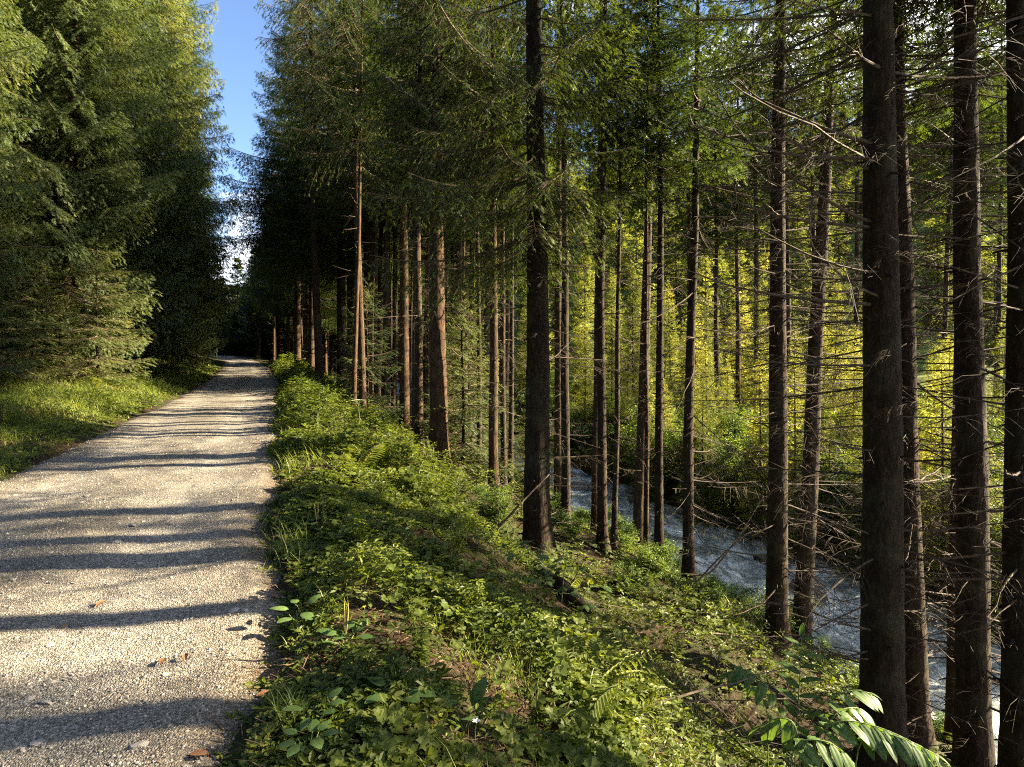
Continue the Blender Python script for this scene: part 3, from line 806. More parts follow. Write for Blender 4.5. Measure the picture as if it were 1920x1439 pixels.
# long bare limbs of the thickest trunk, seen against the light: given as photo points and distances
LIMBS = [
 (1657, 5.3, [(1640, 845, 5.3), (1560, 842, 5.2), (1430, 830, 5.1), (1300, 790, 5.0), (1245, 765, 5.0)], .016, 300),
]
hero2 = [o for o in COL.objects if o.get("label", "").startswith("thickest near-black")][0]
for pts, w in [
    ([(1650, 422, 5.3), (1600, 405, 5.2), (1510, 352, 5.05), (1420, 285, 4.95), (1370, 225, 4.9), (1330, 150, 4.9)], .016),
    ([(1650, 428, 5.3), (1560, 420, 5.2), (1470, 410, 5.1), (1380, 380, 5.0), (1320, 345, 5.0)], .017),
    ([(1650, 572, 5.3), (1560, 566, 5.15), (1460, 555, 5.0), (1360, 535, 4.9), (1285, 505, 4.85)], .018),
    ([(1655, 560, 5.25), (1600, 535, 5.1), (1545, 490, 5.0), (1520, 460, 5.0), (1518, 400, 5.0), (1530, 330, 5.05)], .011),
    ([(1650, 298, 5.3), (1560, 296, 5.15), (1470, 290, 5.0), (1380, 262, 4.9), (1290, 232, 4.85)], .016),
    ([(1650, 272, 5.3), (1580, 255, 5.1), (1480, 212, 4.95), (1420, 185, 4.9), (1370, 140, 4.9)], .016),
    ([(1655, 130, 5.25), (1620, 112, 5.05), (1575, 75, 4.9), (1530, 40, 4.85)], .015),
    ([(1650, 685, 5.3), (1560, 686, 5.2), (1450, 680, 5.1), (1345, 655, 5.05)], .013),
    ([(1650, 1010, 5.3), (1590, 985, 5.2), (1520, 965, 5.1), (1450, 960, 5.1)], .009),
    ([(1650, 1185, 5.3), (1580, 1170, 5.1), (1500, 1140, 5.0), (1440, 1130, 5.0)], .010),
    ([(1650, 1215, 5.3), (1590, 1232, 5.2), (1530, 1220, 5.1), (1480, 1196, 5.1)], .009),
    ([(1650, 1238, 5.3), (1570, 1232, 5.1), (1500, 1205, 5.0)], .008),
]:
    g = Geo()
    A = np.array([P(*q) for q in pts])
    s = np.linspace(0, 1, len(A)); s2 = np.linspace(0, 1, 16)
    C = np.stack([np.interp(s2, s, A[:, k]) for k in range(3)], 1)
    C[1:-1] = (C[:-2] + C[1:-1] * 2 + C[2:]) / 4
    V, T = tube(C, np.linspace(w, w * .22, 16), 6); g.add(V, T, 0)
    r = np.random.default_rng(int(w * 1e5) + len(pts))
    for k in range(22):
        f = r.uniform(.25, 1); b = np.array([np.interp(f, s2, C[:, q]) for q in range(3)])
        t = unit(C[min(15, int(f * 15) + 1)] - C[int(f * 15) - 1])
        d = unit(t + r.normal(size=3) * np.array([.5, .8, .5])); l = r.uniform(.08, .5) * (1.2 - f)
        e = b + d * l + np.array([0, 0, -.12 * l])
        V, T = tube(np.stack([b, b + d * l * .5, e]), [.004, .003, .0012], 3); g.add(V, T, 0)
    me = g.mesh("limb", [M_TWIG])
    b = link("dead_branch", me, hero2)
    bpy.context.view_layer.update()
    b.matrix_parent_inverse = hero2.matrix_world.inverted()

# ---- the dense stand between path and stream
def clear(x, y, r):
    return all((x - a) ** 2 + (y - b) ** 2 > r * r for a, b in PLACED)
_sr = np.random.default_rng(21)
n = 0; tries = 0
while n < 48 and tries < 9000:
    tries += 1
    y = 15 + 38 * _sr.random() ** 1.1
    t = _sr.uniform(.20, .97)
    R, B = float(xr(np.array([y]))[0]), float(xb(np.array([y]))[0])
    x = R + t * (B - R)
    if x - R < 2.0 or not clear(x, y, .75 if y < 40 else 1.0): continue
    px = 960 + x / y * F
    if px > 1040 and y < 20 or (-1.2 < x < -.2 and 16.8 < y < 20.3): continue
    far = y > 38
    put('stand', x, y, "one of the thin dim spruce poles in the dense stand between path and stream", "thin spruces of the dense stand",
        h=_sr.uniform(13, 14.5) if y < 20 else _sr.uniform(14, 16.5), ck='dist' if far and _sr.random() < .4 else 'stand', skirt='stand' if y < 55 else None, tk='stand', thick=_sr.uniform(.65, 1.45))
    n += 1

for i in range(30):                                # closer poles of the same stand
    y = _sr.uniform(14.5, 40); t = _sr.uniform(.38, .97)
    R, B = float(xr(np.array([y]))[0]), float(xb(np.array([y]))[0]); x = R + t * (B - R)
    px = 960 + x / y * F
    if not clear(x, y, .55) or px > 1120 or (-1.2 < x < -.2 and 16.8 < y < 20.3): continue
    put('stand', x, y, "one of the thin dim spruce poles in the dense stand between path and stream", "thin spruces of the dense stand",
        h=_sr.uniform(13, 14.5) if y < 20 else _sr.uniform(14, 16.5), ck='stand', skirt='stand', thick=_sr.uniform(.55, 1.2))
for i in range(8):                                # shade-starved young spruces under them
    y = _sr.uniform(13, 32); t = _sr.uniform(.25, .95)
    R, B = float(xr(np.array([y]))[0]), float(xb(np.array([y]))[0]); x = R + t * (B - R)
    px = 960 + x / y * F
    if not clear(x, y, .5) or px > 1100: continue
    put('young', x, y, "one of the young spruces growing between the poles of the dense stand", "young spruces inside the dense stand", h=_sr.uniform(2.2, 5.0), wide=.8)
for px, y, h in [(720, 21, 18), (850, 26, 20),  (910, 23, 19), (680, 18.5, 17), (800, 22, 18), (940, 30, 21), (775, 30, 21), (600, 24, 24)]:
    put('stand', (px - 960) / F * y, y, "one of the tall shaded spruces whose crowns close the canopy over the dense stand", "tall shaded spruces over the dense stand", h=h, ck='mid', skirt='stand', thick=1.2, wide=.85)
for x, y, h in [(4.5, 4.55, 16), (3.9, 3.3, 15.5),  (11.9, 4.2, 12.5), (15.2, 7.9, 13.5)]:      # unseen neighbours right of the view, added to shade path and slope
    put('stand', x, y, "unseen spruce beside the stream right of the view, casting shade on the path", "bank spruces outside the view", h=h, thick=1.3, ck='stand', wide=1.0)

# ---- the row on the right of the path, towards the bend
_qr = np.random.default_rng(31)
for y in list(np.arange(36, 60, 3.1)):
    R = float(xr(np.array([y]))[0])
    for off in (1.9, 4.6):
        x = R + off + _qr.uniform(-.5, .7); yy = y + _qr.uniform(-1.2, 1.2)
        put('road', x, yy, "one of the distant roadside spruces lining the right of the path towards the bend", "distant roadside spruces right of the path",
            h=_qr.uniform(14, 18), ck='road', skirt='road', tk='road', thick=_qr.uniform(.7, 1.0), wide=.8)

# ---- woods too far off to count: one mass
def arrays(me):
    V = np.empty(len(me.vertices) * 3, np.float32); me.vertices.foreach_get("co", V)
    T = np.empty(len(me.loops), np.int32); me.loops.foreach_get("vertex_index", T)
    return V.reshape(-1, 3), T.reshape(-1, 3)
WOODC = [arrays(CROWN['dist', k][1]) for k in range(3)]
WOODL = [arrays(CROWN['distlow', k][1]) for k in range(2)]
WOODT = arrays(TRUNK['stand', 0])
def wood_tree(g, x, y, h, wide=1.0, thick=1.2, low=False):
    V, T = WOODL[_qr.integers(2)] if low else WOODC[_qr.integers(3)]
    s = h / 13; a = _qr.random() * 6.28; c, q = math.cos(a), math.sin(a)
    M = np.array([[c * s * wide, -q * s * wide, 0], [q * s * wide, c * s * wide, 0], [0, 0, s]])
    z = gz(x, y)
    g.add(V @ M.T + [x, y, z], T, 0)
    V, T = WOODT
    g.add(V @ np.diag([thick, thick, h / 14]) + [x, y, z], T, 1)

# ---- left of the path: spruces clothed to the ground
LEFT = [
 (-190, 13, 18, "big shaded spruce at the left edge of the view with boughs sweeping to the grass"),
 (5, 18, 22, "tall spruce with sunlit top and hanging twigs in the left corner of the view"),
 (120, 17, 18, "spruce with drooping dark boughs behind the young bushy spruce on the left bank"),
 (212, 21, 23, "tallest sunlit spruce of the left wall of trees, bare pale twigs near its top"),
 (274, 26.5, 25, "tall spruce on the left whose sunny right flank stands against the blue sky"),
 (330, 33.0, 22, "spruce of the left row behind the one standing against the blue sky"),
 (352, 42.0, 19, "last tall spruce of the left row, just before the path bends"),
 (-20, 19.0, 22, "spruce in the second row on the left, only its sunny upper boughs showing"),
 (120, 24.0, 23, "spruce in the rear of the left wall of trees with a bright yellow-green top"),
]
for px, d, h, lab in LEFT:
    x = (px - 960) / F * d
    o = put('full', x, d, lab, None, h=h, wide=1.0)
for y in np.arange(48, 64, 4.2):
    Lx = float(xl(np.array([y]))[0])
    for off in (3.6, 7.5):
        put('full', Lx - off + _qr.uniform(-.8, .6), y + _qr.uniform(-1.5, 1.5), "one of the distant spruces closing the path's left side before the bend", "distant spruces left of the path",
            h=_qr.uniform(13, 16), ck='full', tk='full', thick=.7, wide=1.3)
g = Geo()
for y in np.arange(62, 135, 4.4):
    Lx = float(xl(np.array([y]))[0]); R = float(xr(np.array([y]))[0])
    for x0, sg in ((Lx, -1), (R, 1)):
        for off in (2.6, 6.5, 11):
            wood_tree(g, x0 + sg * (off + _qr.uniform(-.9, .9)), y + _qr.uniform(-2, 2), _qr.uniform(11, 14), 1.2, low=sg < 0 or y > 74)
for i in range(24):
    y = _qr.uniform(20, 48); x = float(xl(np.array([y]))[0]) - _qr.uniform(11, 22)
    wood_tree(g, x, y, _qr.uniform(17, 21), 1.4, 1.6, True)
for i in range(26):
    y = _qr.uniform(62, 105); R, B = float(xr(np.array([y]))[0]), float(xb(np.array([y]))[0])
    wood_tree(g, R + _qr.uniform(.35, 1) * (B - R), y, _qr.uniform(10, 14), .8)
tag(link("distant_wood", g.mesh("distant_wood", [M_NEED_R, M_BARK_FAR])), "mass of distant spruces round the bend of the path and behind the nearer rows", "wood", kind="stuff")
g = Geo()                                          # the wood goes on unseen behind the viewer, added to cut skylight
for i in range(46):
    y = -2.5 - 26 * _qr.random(); R, Lf = float(xr(np.array([y]))[0]), float(xl(np.array([y]))[0])
    if i % 2: wood_tree(g, Lf - 3.5 - 9 * _qr.random(), y, _qr.uniform(16, 21), 1.5, 1.6)
    else: wood_tree(g, R + 1.5 + 4 * _qr.random(), y, _qr.uniform(13, 18), 1.3, 1.4)
tag(link("distant_wood", g.mesh("rear_wood", [M_NEED_R, M_BARK_FAR])), "unseen mass of spruces continuing along the path behind the viewer", "wood", kind="stuff")
g = Geo()
hill = []
for i in range(6000):
    y = _qr.uniform(50, 122); x = y * _qr.uniform(-.2, .98)
    if x < float(xf(np.array([y]))[0]) + 2.5 or any((x - p) ** 2 + (y - q) ** 2 < 5.0 ** 2 for p, q in hill): continue
    hill.append((x, y)); wood_tree(g, x, y, _qr.uniform(8, 13), 1.35, 1.3, True)
    if len(hill) >= 210: break
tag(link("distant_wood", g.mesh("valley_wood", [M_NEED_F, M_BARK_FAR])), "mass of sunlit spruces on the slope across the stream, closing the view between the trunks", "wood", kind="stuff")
for px, d, h, lab in [(185, 16.3, 4.2, "bushy young spruce with yellow-green tips on the left grass bank"), (60, 15.2, 3.4, "dark young spruce at the foot of the left wall of trees"),
                      (322, 25.0, 2.4, "low young spruce where the left grass bank narrows towards the path"), (262, 21, 2.4, "small spruce with sunlit branch tips above the left grass"), (-15, 13.0, 3.4, "dim young spruce cut off by the left edge of the view"),
                      (368, 31, 2.6, "young spruce overhanging the far end of the left grass bank")]:
    put('young', (px - 960) / F * d, d, lab, None, h=h)

# ---- across the stream: low and open at first, tall trees behind
_fr = np.random.default_rng(41)
def far_tree(x, y, u, h):
    put('far', x, y, "one of the sunlit yellow-green spruces on the flat beyond the stream" if u > 7 else "one of the low-branched spruces along the far bank of the stream",
        "sunlit spruces beyond the stream" if u > 7 else "spruces along the far bank", h=h, skirt='far' if _fr.random() < .5 else None, wide=1.0 if h < 9 else .8)
for lim, ya, yb_, ua, ub, ha, hb, gap in ((36, 9, 27, .5, 4, 2.2, 4.6, 1.3), (32, 10, 30, 4, 22, 3.5, 6.5, 2.6), (26, 28, 44, 1, 24, 5, 9, 2.8)):
    n = 0; tries = 0
    while n < lim and tries < 6000:
        tries += 1
        y = _fr.uniform(ya, yb_); u = _fr.uniform(ua, ub); x = float(xf(np.array([y]))[0]) + u
        if x / y > .98 or x / y < -.25 or not clear(x, y, gap): continue
        far_tree(x, y, u, _fr.uniform(ha, hb)); n += 1
for i in range(9):                                 # boughs reaching over the water
    y = 9.5 + 1.3 * i; x = float(xf(np.array([y]))[0]) + _fr.uniform(-.25, .35)
    far_tree(x, y, .5, _fr.uniform(3.6, 5.2))
for px, y, h in [(1345, 27, 19), (1420, 25.5, 19), (1605, 25, 19), (1768, 26, 19), (1868, 27, 20), (1480, 27, 20), (1290, 28, 19), (1690, 29, 20), (1530, 30, 21), (1385, 31, 21), (1820, 27, 20)]:
    put('stand', (px - 960) / F * y, y, "one of the tall lacy spruces standing thinly on the far side of the stream", "tall lacy spruces beyond the stream", h=h, ck='stand', skirt='far', thick=.9, wide=1.5)

# ------------------------------------------------------------------ undergrowth
cr_ = np.random.default_rng(51)
def fan(pts):
    pts = np.array(pts, float)
    return pts, np.array([[0, i, i + 1] for i in range(1, len(pts) - 1)])
def merge(parts):
    V, T, n = [], [], 0
    for v, t in parts:
        V.append(v); T.append(t + n); n += len(v)
    return np.concatenate(V), np.concatenate(T)
def rotz(v, a):
    c, s = math.cos(a), math.sin(a)
    return v @ np.array([[c, s, 0], [-s, c, 0], [0, 0, 1]])
LEAFLET = fan([(0, 0, 0), (.35, .26, .07), (.75, .27, .05), (1, 0, -.06), (.75, -.27, .05), (.35, -.26, .07)])
OVATE = (np.array([(0, 0, 0), (.3, .2, .05), (.65, .19, .04), (1, 0, -.10), (.65, -.19, .04), (.3, -.2, .05), (.32, 0, 0), (.66, 0, -.02)]),
         np.array([(0, 6, 1), (1, 6, 2), (6, 7, 2), (2, 7, 3), (0, 5, 6), (5, 4, 6), (6, 4, 7), (4, 3, 7)]))
TREFOIL = merge([(rotz(LEAFLET[0] + [.05, 0, 0], a), LEAFLET[1]) for a in (0, 2.1, -2.1)])
_p = []
for i in range(15):
    a = -2.6 + 5.2 * i / 14
    _p.append((.1 + .62 * math.cos(a) * (1 if i % 2 == 0 else .74) + .1, .62 * math.sin(a) * (1 if i % 2 == 0 else .74), .05 * math.cos(3 * a)))
LOBED = fan([(0, 0, -.06)] + _p)
FIVE = merge([(rotz(LEAFLET[0] * [.9, .62, 1] + [.08, 0, 0], a), LEAFLET[1]) for a in (0, 1.0, -1.0, 2.0, -2.0)])
BLADE = (np.array([(0, -.5, 0), (0, .5, 0), (.45, -.42, 0), (.45, .42, 0), (.8, -.25, -.10), (.8, .25, -.10), (1.05, 0, -.32)]),
         np.array([(0, 1, 3), (0, 3, 2), (2, 3, 5), (2, 5, 4), (4, 5, 6)]))

def scatter_leaves(g, n, ysamp, xsamp, mask, hfun, size, tpls, m=0, up=0.75, stalks=0.0):
    y = ysamp(n); x = xsamp(y)
    k = mask(x, y) > cr_.random(n)
    x, y = x[k], y[k]; n = len(x)
    hh = hfun(x, y) * cr_.uniform(.25, 1.0, n)
    z = ground(x, y) + .01 + hh
    sz = size(y) * cr_.uniform(.6, 1.35, n)
    a = cr_.random(n) * 6.283
    D = np.stack([np.cos(a), np.sin(a), cr_.normal(0, .28, n)], 1)
    U = np.stack([cr_.normal(0, .33, n), cr_.normal(0, .33, n), np.ones(n)], 1)
    which = cr_.integers(len(tpls), size=n)
    # leaves of one kind grow together
    which = np.where(cr_.random(n) < .75, (np.floor((vnoise(x * 2.2, y * 2.2) + .5) * len(tpls) * .999)).astype(int) % len(tpls), which)
    Pn = np.stack([x, y, z], 1)
    mult = [1.0, 1.5, 1.15, 1.25, .75]
    for i, (tv, tt) in enumerate(tpls):
        q = which == i
        if q.any():
            V, T = stamp(tv, tt, Pn[q], D[q], U[q], sz[q] * mult[i % 5]); g.add(V, T, m)
    if stalks:
        q = cr_.random(n) < stalks
        b = Pn[q].copy(); b[:, 2] -= hh[q] + .01
        w = .0011
        lean = cr_.normal(0, .25, (q.sum(), 2)) * hh[q][:, None]
        A = b.copy(); A[:, :2] += lean
        off = np.stack([np.full(len(A), w), np.zeros(len(A)), np.zeros(len(A))], 1)
        V = np.stack([A - off, A + off, Pn[q]], 1).reshape(-1, 3)
        g.add(V, np.arange(len(V)).reshape(-1, 3), 1)

def logy(a, b):
    return lambda n: a * (b / a) ** cr_.random(n)
RW = lambda y: xb(y) - xr(y)
# right verge and slope
def mask_r(x, y):
    t = (x - xr(y)) / RW(y)
    e = (x - xr(y)) + .12 * fbm(x * 4, y * 4)
    edge = np.clip((e + .30) / .62, 0, 1) ** 1.4
    dens = np.interp(t, [0, .22, .34, .5, 1], [1, 1, .42, .24, .2])
    return edge * dens * np.clip(.72 + 1.5 * fbm(x * 1.3, y * 1.3), .10, 1)
def h_r(x, y):
    e = np.clip((x - xr(y) + .1) / .6, .06, 1)
    return e * (.04 + .27 * np.clip(.42 + 1.7 * fbm(x * 1.1 + 9, y * 1.1), .05, 1.4)) * np.interp(y, [0, 5, 10, 25], [.8, 1, 1.7, 2.4])
g = Geo()
scatter_leaves(g, 130000, logy(1.5, 9), lambda y: xr(y) - .34 + (RW(y) + .34) * cr_.random(len(y)) ** 1.25, mask_r, h_r,
               lambda y: np.interp(y, [1.5, 4, 9], [.030, .038, .052]), [TREFOIL, LOBED, OVATE, FIVE, TREFOIL], 0, stalks=.25)
scatter_leaves(g, 60000, logy(8, 45), lambda y: xr(y) - .15 + RW(y) * .8 * cr_.random(len(y)) ** 1.5, mask_r, h_r,
               lambda y: np.interp(y, [8, 20, 45], [.052, .085, .14]), [TREFOIL, OVATE, FIVE], 0)
tag(link("ground_cover", g.mesh("ground_cover", [M_COVER, M_STEM])), "low leafy ground cover carpeting the verge right of the path and the slope to the stream", "ground cover", kind="stuff")

# litter of needles, twigs and fallen leaves on the slope
g = Geo()
n = 26000
y = logy(1.8, 22)(n); x = xr(y) - .25 + (RW(y) + .2) * cr_.random(n)
a = cr_.random(n) * 6.283
D = np.stack([np.cos(a), np.sin(a), cr_.normal(0, .15, n) - .35 * np.cos(a)], 1)
Pn = np.stack([x, y, ground(x, y) + .012], 1)
st = (np.array([(-.5, -.5, 0), (-.5, .5, .3), (.5, 0, .2), (0, 0, 1.0)]), np.array([(0, 1, 3), (1, 2, 3), (2, 0, 3)]))
V, T = stamp(*st, Pn, D, None, cr_.uniform(.04, .22, n), cr_.uniform(.003, .007, n)); g.add(V, T, 0)
M_LITTER = plain_mat("forest_litter", (0.045, 0.028, 0.016), (0.17, 0.108, 0.06), rough=.9, scale=3)
tag(link("forest_litter", g.mesh("forest_litter", [M_LITTER])), "brown litter of fallen twigs and needles on the slope under the spruces", "litter", kind="stuff")

# grass
def grass(g, n, ys, xs_, mask, ln, wd, lean=.55):
    y = ys(n); x = xs_(y)
    k = mask(x, y) > cr_.random(n)
    x, y = x[k], y[k]; n = len(x)
    cx_, cy_ = x + .05 * cr_.standard_normal(n), y + .05 * cr_.standard_normal(n)
    a = cr_.random(n) * 6.283
    q = cr_.uniform(.15, lean, n)
    D = np.stack([np.cos(a) * q, np.sin(a) * q, np.ones(n)], 1)
    U = np.stack([np.cos(a), np.sin(a), -q], 1) * -1
    l = ln(x, y) * cr_.uniform(.5, 1.25, n)
    V, T = stamp(*BLADE, np.stack([cx_, cy_, ground(cx_, cy_) - .01], 1), D, U, l, wd(y), l)
    g.add(V, T, 0)
g = Geo()
LW = 8.0
mL = lambda x, y: np.clip((xl(y) - x + .10 + .15 * fbm(x * 3, y * 3)) / .35, 0, 1) * np.clip(.6 + 1.6 * fbm(x * .9, y * .9), .12, 1)
hL = lambda x, y: np.clip((xl(y) - x) / .8, .25, 1) * (.10 + .24 * np.clip(.5 + 1.5 * fbm(x * .7 + 5, y * .7), .1, 1.2))
grass(g, 120000, logy(5.5, 45), lambda y: xl(y) + .1 - LW * cr_.random(len(y)) ** 1.2, mL, hL, lambda y: np.interp(y, [5, 12, 45], [.006, .010, .03]), .9)
mR = lambda x, y: np.clip((x - xr(y) + .12) / .3, 0, 1) * (fbm(x * 1.1 + 70, y * 1.1) > .12) * .8
grass(g, 30000, logy(2, 45), lambda y: xr(y) - .1 + 2.6 * cr_.random(len(y)) ** 1.4, mR, lambda x, y: .12 + .12 * cr_.random(len(x)), lambda y: np.interp(y, [2, 8, 45], [.0035, .007, .03]), .8)
mB = lambda x, y: (fbm(x * .5 + 20, y * .5) > -.1) * 1.0
grass(g, 16000, lambda n: cr_.uniform(9, 30, n), lambda y: xb(y) - 1.5 * cr_.random(len(y)) ** 1.2, mB, lambda x, y: .18 + .15 * cr_.random(len(x)), lambda y: .012 + 0 * y, .9)
grass(g, 30000, logy(8, 50), lambda y: xf(y) + .15 + 20 * cr_.random(len(y)) ** 1.6, mB, lambda x, y: .3 + .3 * cr_.random(len(x)), lambda y: np.interp(y, [8, 50], [.02, .06]), .9)
tag(link("grass", g.mesh("grass", [M_GRASS])), "long green grass on the banks beside the path and the stream", "grass", kind="stuff")
g = Geo()
scatter_leaves(g, 42000, logy(5.5, 45), lambda y: xl(y) + .12 - LW * cr_.random(len(y)) ** 1.3, lambda x, y: mL(x, y) * .8, lambda x, y: hL(x, y) * .8,
               lambda y: np.interp(y, [5, 12, 45], [.034, .05, .11]), [TREFOIL, OVATE, FIVE], 0)
scatter_leaves(g, 60000, logy(8, 50), lambda y: xf(y) + .2 + 24 * cr_.random(len(y)) ** 1.4, lambda x, y: .9 + 0 * x, lambda x, y: .15 + .45 * np.clip(.5 + fbm(x * .6, y * .6), 0, 1),
               lambda y: np.interp(y, [8, 50], [.07, .16]), [OVATE, FIVE], 0)
tag(link("ground_cover", g.mesh("bank_herbs", [M_COVER, M_STEM])), "leafy weeds among the grass of the left bank and along the far side of the stream", "ground cover", kind="stuff")

# ------------------------------------------------------------------ loose stones
def ico(sub, r, seed, flat=.6):
    import bmesh
    bm = bmesh.new(); bmesh.ops.create_icosphere(bm, subdivisions=sub, radius=1)
    q = np.random.default_rng(seed)
    V = np.array([v.co[:] for v in bm.verts]); T = np.array([[v.index for v in f.verts] for f in bm.faces]); bm.free()
    for _ in range(7):
        d = unit(q.normal(size=3)); c = q.uniform(.45, .85)
        k = V @ d; V = V - np.clip(k - c, 0, None)[:, None] * d
    V = V * (1 + .06 * q.standard_normal((len(V), 1))) * [1, q.uniform(.6, .9), flat * q.uniform(.6, 1.1)]
    return V * r, T
def stone_mat(name, a, b):
    return plain_mat(name, a, b, rough=.85, scale=9, bump=.5, rand=.4)
M_PEB = plain_mat("pebble", (.13, .125, .115), (.38, .36, .325), rough=.85, scale=14, coord='Object')
M_STONE = stone_mat("path_stone", (.16, .15, .14), (.42, .39, .35))
g = Geo()
n = 11000
y = logy(1.9, 11)(n); x = xl(y) + (xr(y) + .2 - xl(y)) * cr_.random(n)
px_ = 960 + x / y * F; k = px_ > -60; x, y = x[k], y[k]; n = len(x)
a = cr_.random(n) * 6.283
for q in range(4):
    s = np.arange(n) % 4 == q
    tv, tt = ico(1, 1, 600 + q)
    sz = .0035 + .0075 * cr_.random(s.sum()) ** 3
    V, T = stamp(tv, tt, np.stack([x[s], y[s], path_z(x[s], y[s]) + sz * .15], 1), np.stack([np.cos(a[s]), np.sin(a[s]), 0 * a[s]], 1), None, sz * np.interp(y[s], [2, 11], [1, 1.7])); g.add(V, T, 0)
tag(link("loose_gravel", g.mesh("loose_gravel", [M_PEB])), "loose gravel chips strewn over the surface of the path", "gravel", kind="stuff")
STONES = [tri_mesh("stone_%d" % k, *ico(2, 1, 620 + k, .55), [M_STONE], None, False) for k in range(5)]
def put_ground(name, me, px, py, size, label, cat, group=None, path=True, rot=None, dz=0.0, tilt=.15):
    d = 1.5 * F / (py - HOR) if path else None
    if not path:                                  # march along the view ray to the ground
        d = 1.0
        while d < 80:
            q = P(px, py, d)
            if q.z < gz(q.x, q.y): break
            d += .02
    q = P(px, py, d)
    z = float(path_z(np.array([q.x]), np.array([q.y]))[0]) if path else gz(q.x, q.y)
    o = link(name, me, None, (q.x, q.y, z + dz))
    o.rotation_euler = (random.uniform(-tilt, tilt), random.uniform(-tilt, tilt), random.random() * 6.28 if rot is None else rot)
    o.scale = (size,) * 3
    return tag(o, label, cat, group)
for i, (px, py, s, lab) in enumerate([
    (250, 985, .055, "flat dark grey stone in the middle of the gravel path, largest on the shaded stripe"),
    (218, 1016, .04, "flat dark stone just left of and below the largest dark stone on the path"),
    (438, 1146, .032, "pale angular stone standing out on sunny gravel near the right edge of the path"),
    (460, 1147, .022, "small grey stone close right of the pale angular stone on the path"),
    (310, 1265, .017, "small dark stone between two sunlit streaks low on the path"),
    (88, 1310, .035, "long grey stone half sunk in the gravel at lower left"),
    (55, 1302, .022, "dark blue-grey stone lying near the long half sunk stone at lower left"),
    (262, 1398, .034, "bluish flat stone in the shaded gravel at the bottom of the view"),
    (163, 930, .04, "brownish flat stone on the left side of the path where it widens"),
    (70, 1385, .03, "stone with violet tint in the bottom left corner of the path")]):
    put_ground("path_stone", STONES[i % 5], px, py, s, lab, "stone")
for i in range(46):
    y = 2.1 * 4.4 ** cr_.random(); x = float(xl(np.array([y]))[0]) + cr_.uniform(.3, 2.9)
    if abs(x / y) > .86: continue
    o = link("path_stone", STONES[i % 5], None, (x, y, float(path_z(np.array([x]), np.array([y]))[0])))
    o.scale = (cr_.uniform(.012, .026),) * 3; o.rotation_euler = (0, 0, cr_.random() * 6.28)
    tag(o, "one of the small grey stones scattered on the gravel path", "stone", "small stones scattered on the path")
M_DEADLEAF = plain_mat("dry_leaf", (.13, .06, .03), (.26, .13, .06), rough=.7, scale=8, rand=.4)
def curled_leaf():
    n = 7; V = []; T = []
    for i in range(n):
        s = i / (n - 1); w = .26 * math.sin(math.pi * min(.97, s + .03)) ** .8
        for j in (-1, 0, 1): V.append((s - .5, j * w, .10 * abs(j) + .10 * math.sin(s * 3.1)))
    for i in range(n - 1):
        for j in range(2):
            a = i * 3 + j; T += [(a, a + 1, a + 4), (a, a + 4, a + 3)]
    return tri_mesh("dry_leaf", np.array(V), np.array(T), [M_DEADLEAF], None, True)
DLEAF = curled_leaf()
for px, py, s, lab in [(372, 1415, .075, "orange-brown dry leaf lying on sunny gravel at the bottom of the path"), (305, 1240, .06, "reddish dry leaf on the edge of the shaded stripe in the lower path"),
                       (348, 1236, .05, "upright brown bark chip on the edge of the lower shaded stripe"), (190, 1132, .07, "brown dry leaf in the middle of the sunny gravel"), (505, 1380, .08, "russet dry leaf among the litter at the right edge of the path"),
                       (480, 1395, .06, "rust-coloured leaf left of the russet one at the path's right edge"), (515, 1115, .05, "small reddish leaf where gravel meets the verge"), (120, 1175, .05, "thin brown leaf on the left of the sunny gravel"), (495, 1290, .06, "ochre dry leaf beside the lower grass tuft of the verge")]:
    put_ground("dry_leaf", DLEAF, px, py, s, lab, "leaf", dz=.008)

# rocks of the stream
M_ROCKS = [tri_mesh("rock_%d" % k, *ico(3, 1, 640 + k, .7), [M_ROCK], None, False) for k in range(4)]
for i, (px, d, s, lab) in enumerate([
    (1398, 10.4, .42, "dark wet boulder at the water's edge left of the straight brown spruce"), (1345, 11.3, .34, "smaller dark rock upstream of the wet boulder on the near bank"),
    (1560, 9.2, .3, "dark rock in the shallows behind the broad-leaved plants"), (1090, 25.5, .6, "grey rock where the stream comes into view behind the trunks"),
    (1250, 20.5, .5, "rock at the foot of the far bank in the middle of the stream's view"), (1480, 15.6, .45, "dark rock under the overhanging boughs of the far bank"),
    (1760, 12.6, .5, "rock at the far bank seen between the two thick right-hand trunks"), (1880, 11.5, .45, "rock at the far bank close to the right edge of the view"),
    (1150, 22.0, .35, "low rock breaking the white water far upstream")]):
    x = (px - 960) / F * d
    o = link("river_rock", M_ROCKS[i % 4], None, (x, d, ZW - .02)); o.scale = (s, s, s * .8); o.rotation_euler = (0, 0, i * 1.3)
    tag(o, lab, "rock")
for i in range(9):
    y = 8.5 + 1.9 * i; x = float(xb(np.array([y]))[0]) + cr_.uniform(.8, 3.0); s = cr_.uniform(.25, .5)
    o = link('river_rock', M_ROCKS[i % 4], None, (x, y, ZW + .03)); o.scale = (s, s * 1.2, s * .75); o.rotation_euler = (0, 0, i * 2.3)
    tag(o, 'one of the dark wet boulders breaking the rapid water in mid-stream', 'rock', 'boulders in mid-stream')
for i in range(26):
    y = cr_.uniform(8, 30); side = cr_.random() < .5
    x = float(xb(np.array([y]))[0]) - .1 if side else float(xf(np.array([y]))[0]) + .05
    s = cr_.uniform(.12, .32)
    o = link("river_rock", M_ROCKS[i % 4], None, (x + cr_.normal() * .2, y, ZW + .02)); o.scale = (s, s, s * .8); o.rotation_euler = (0, 0, cr_.random() * 6)
    tag(o, "one of the small dark stones lining the banks of the stream", "rock", "small stones lining the stream")

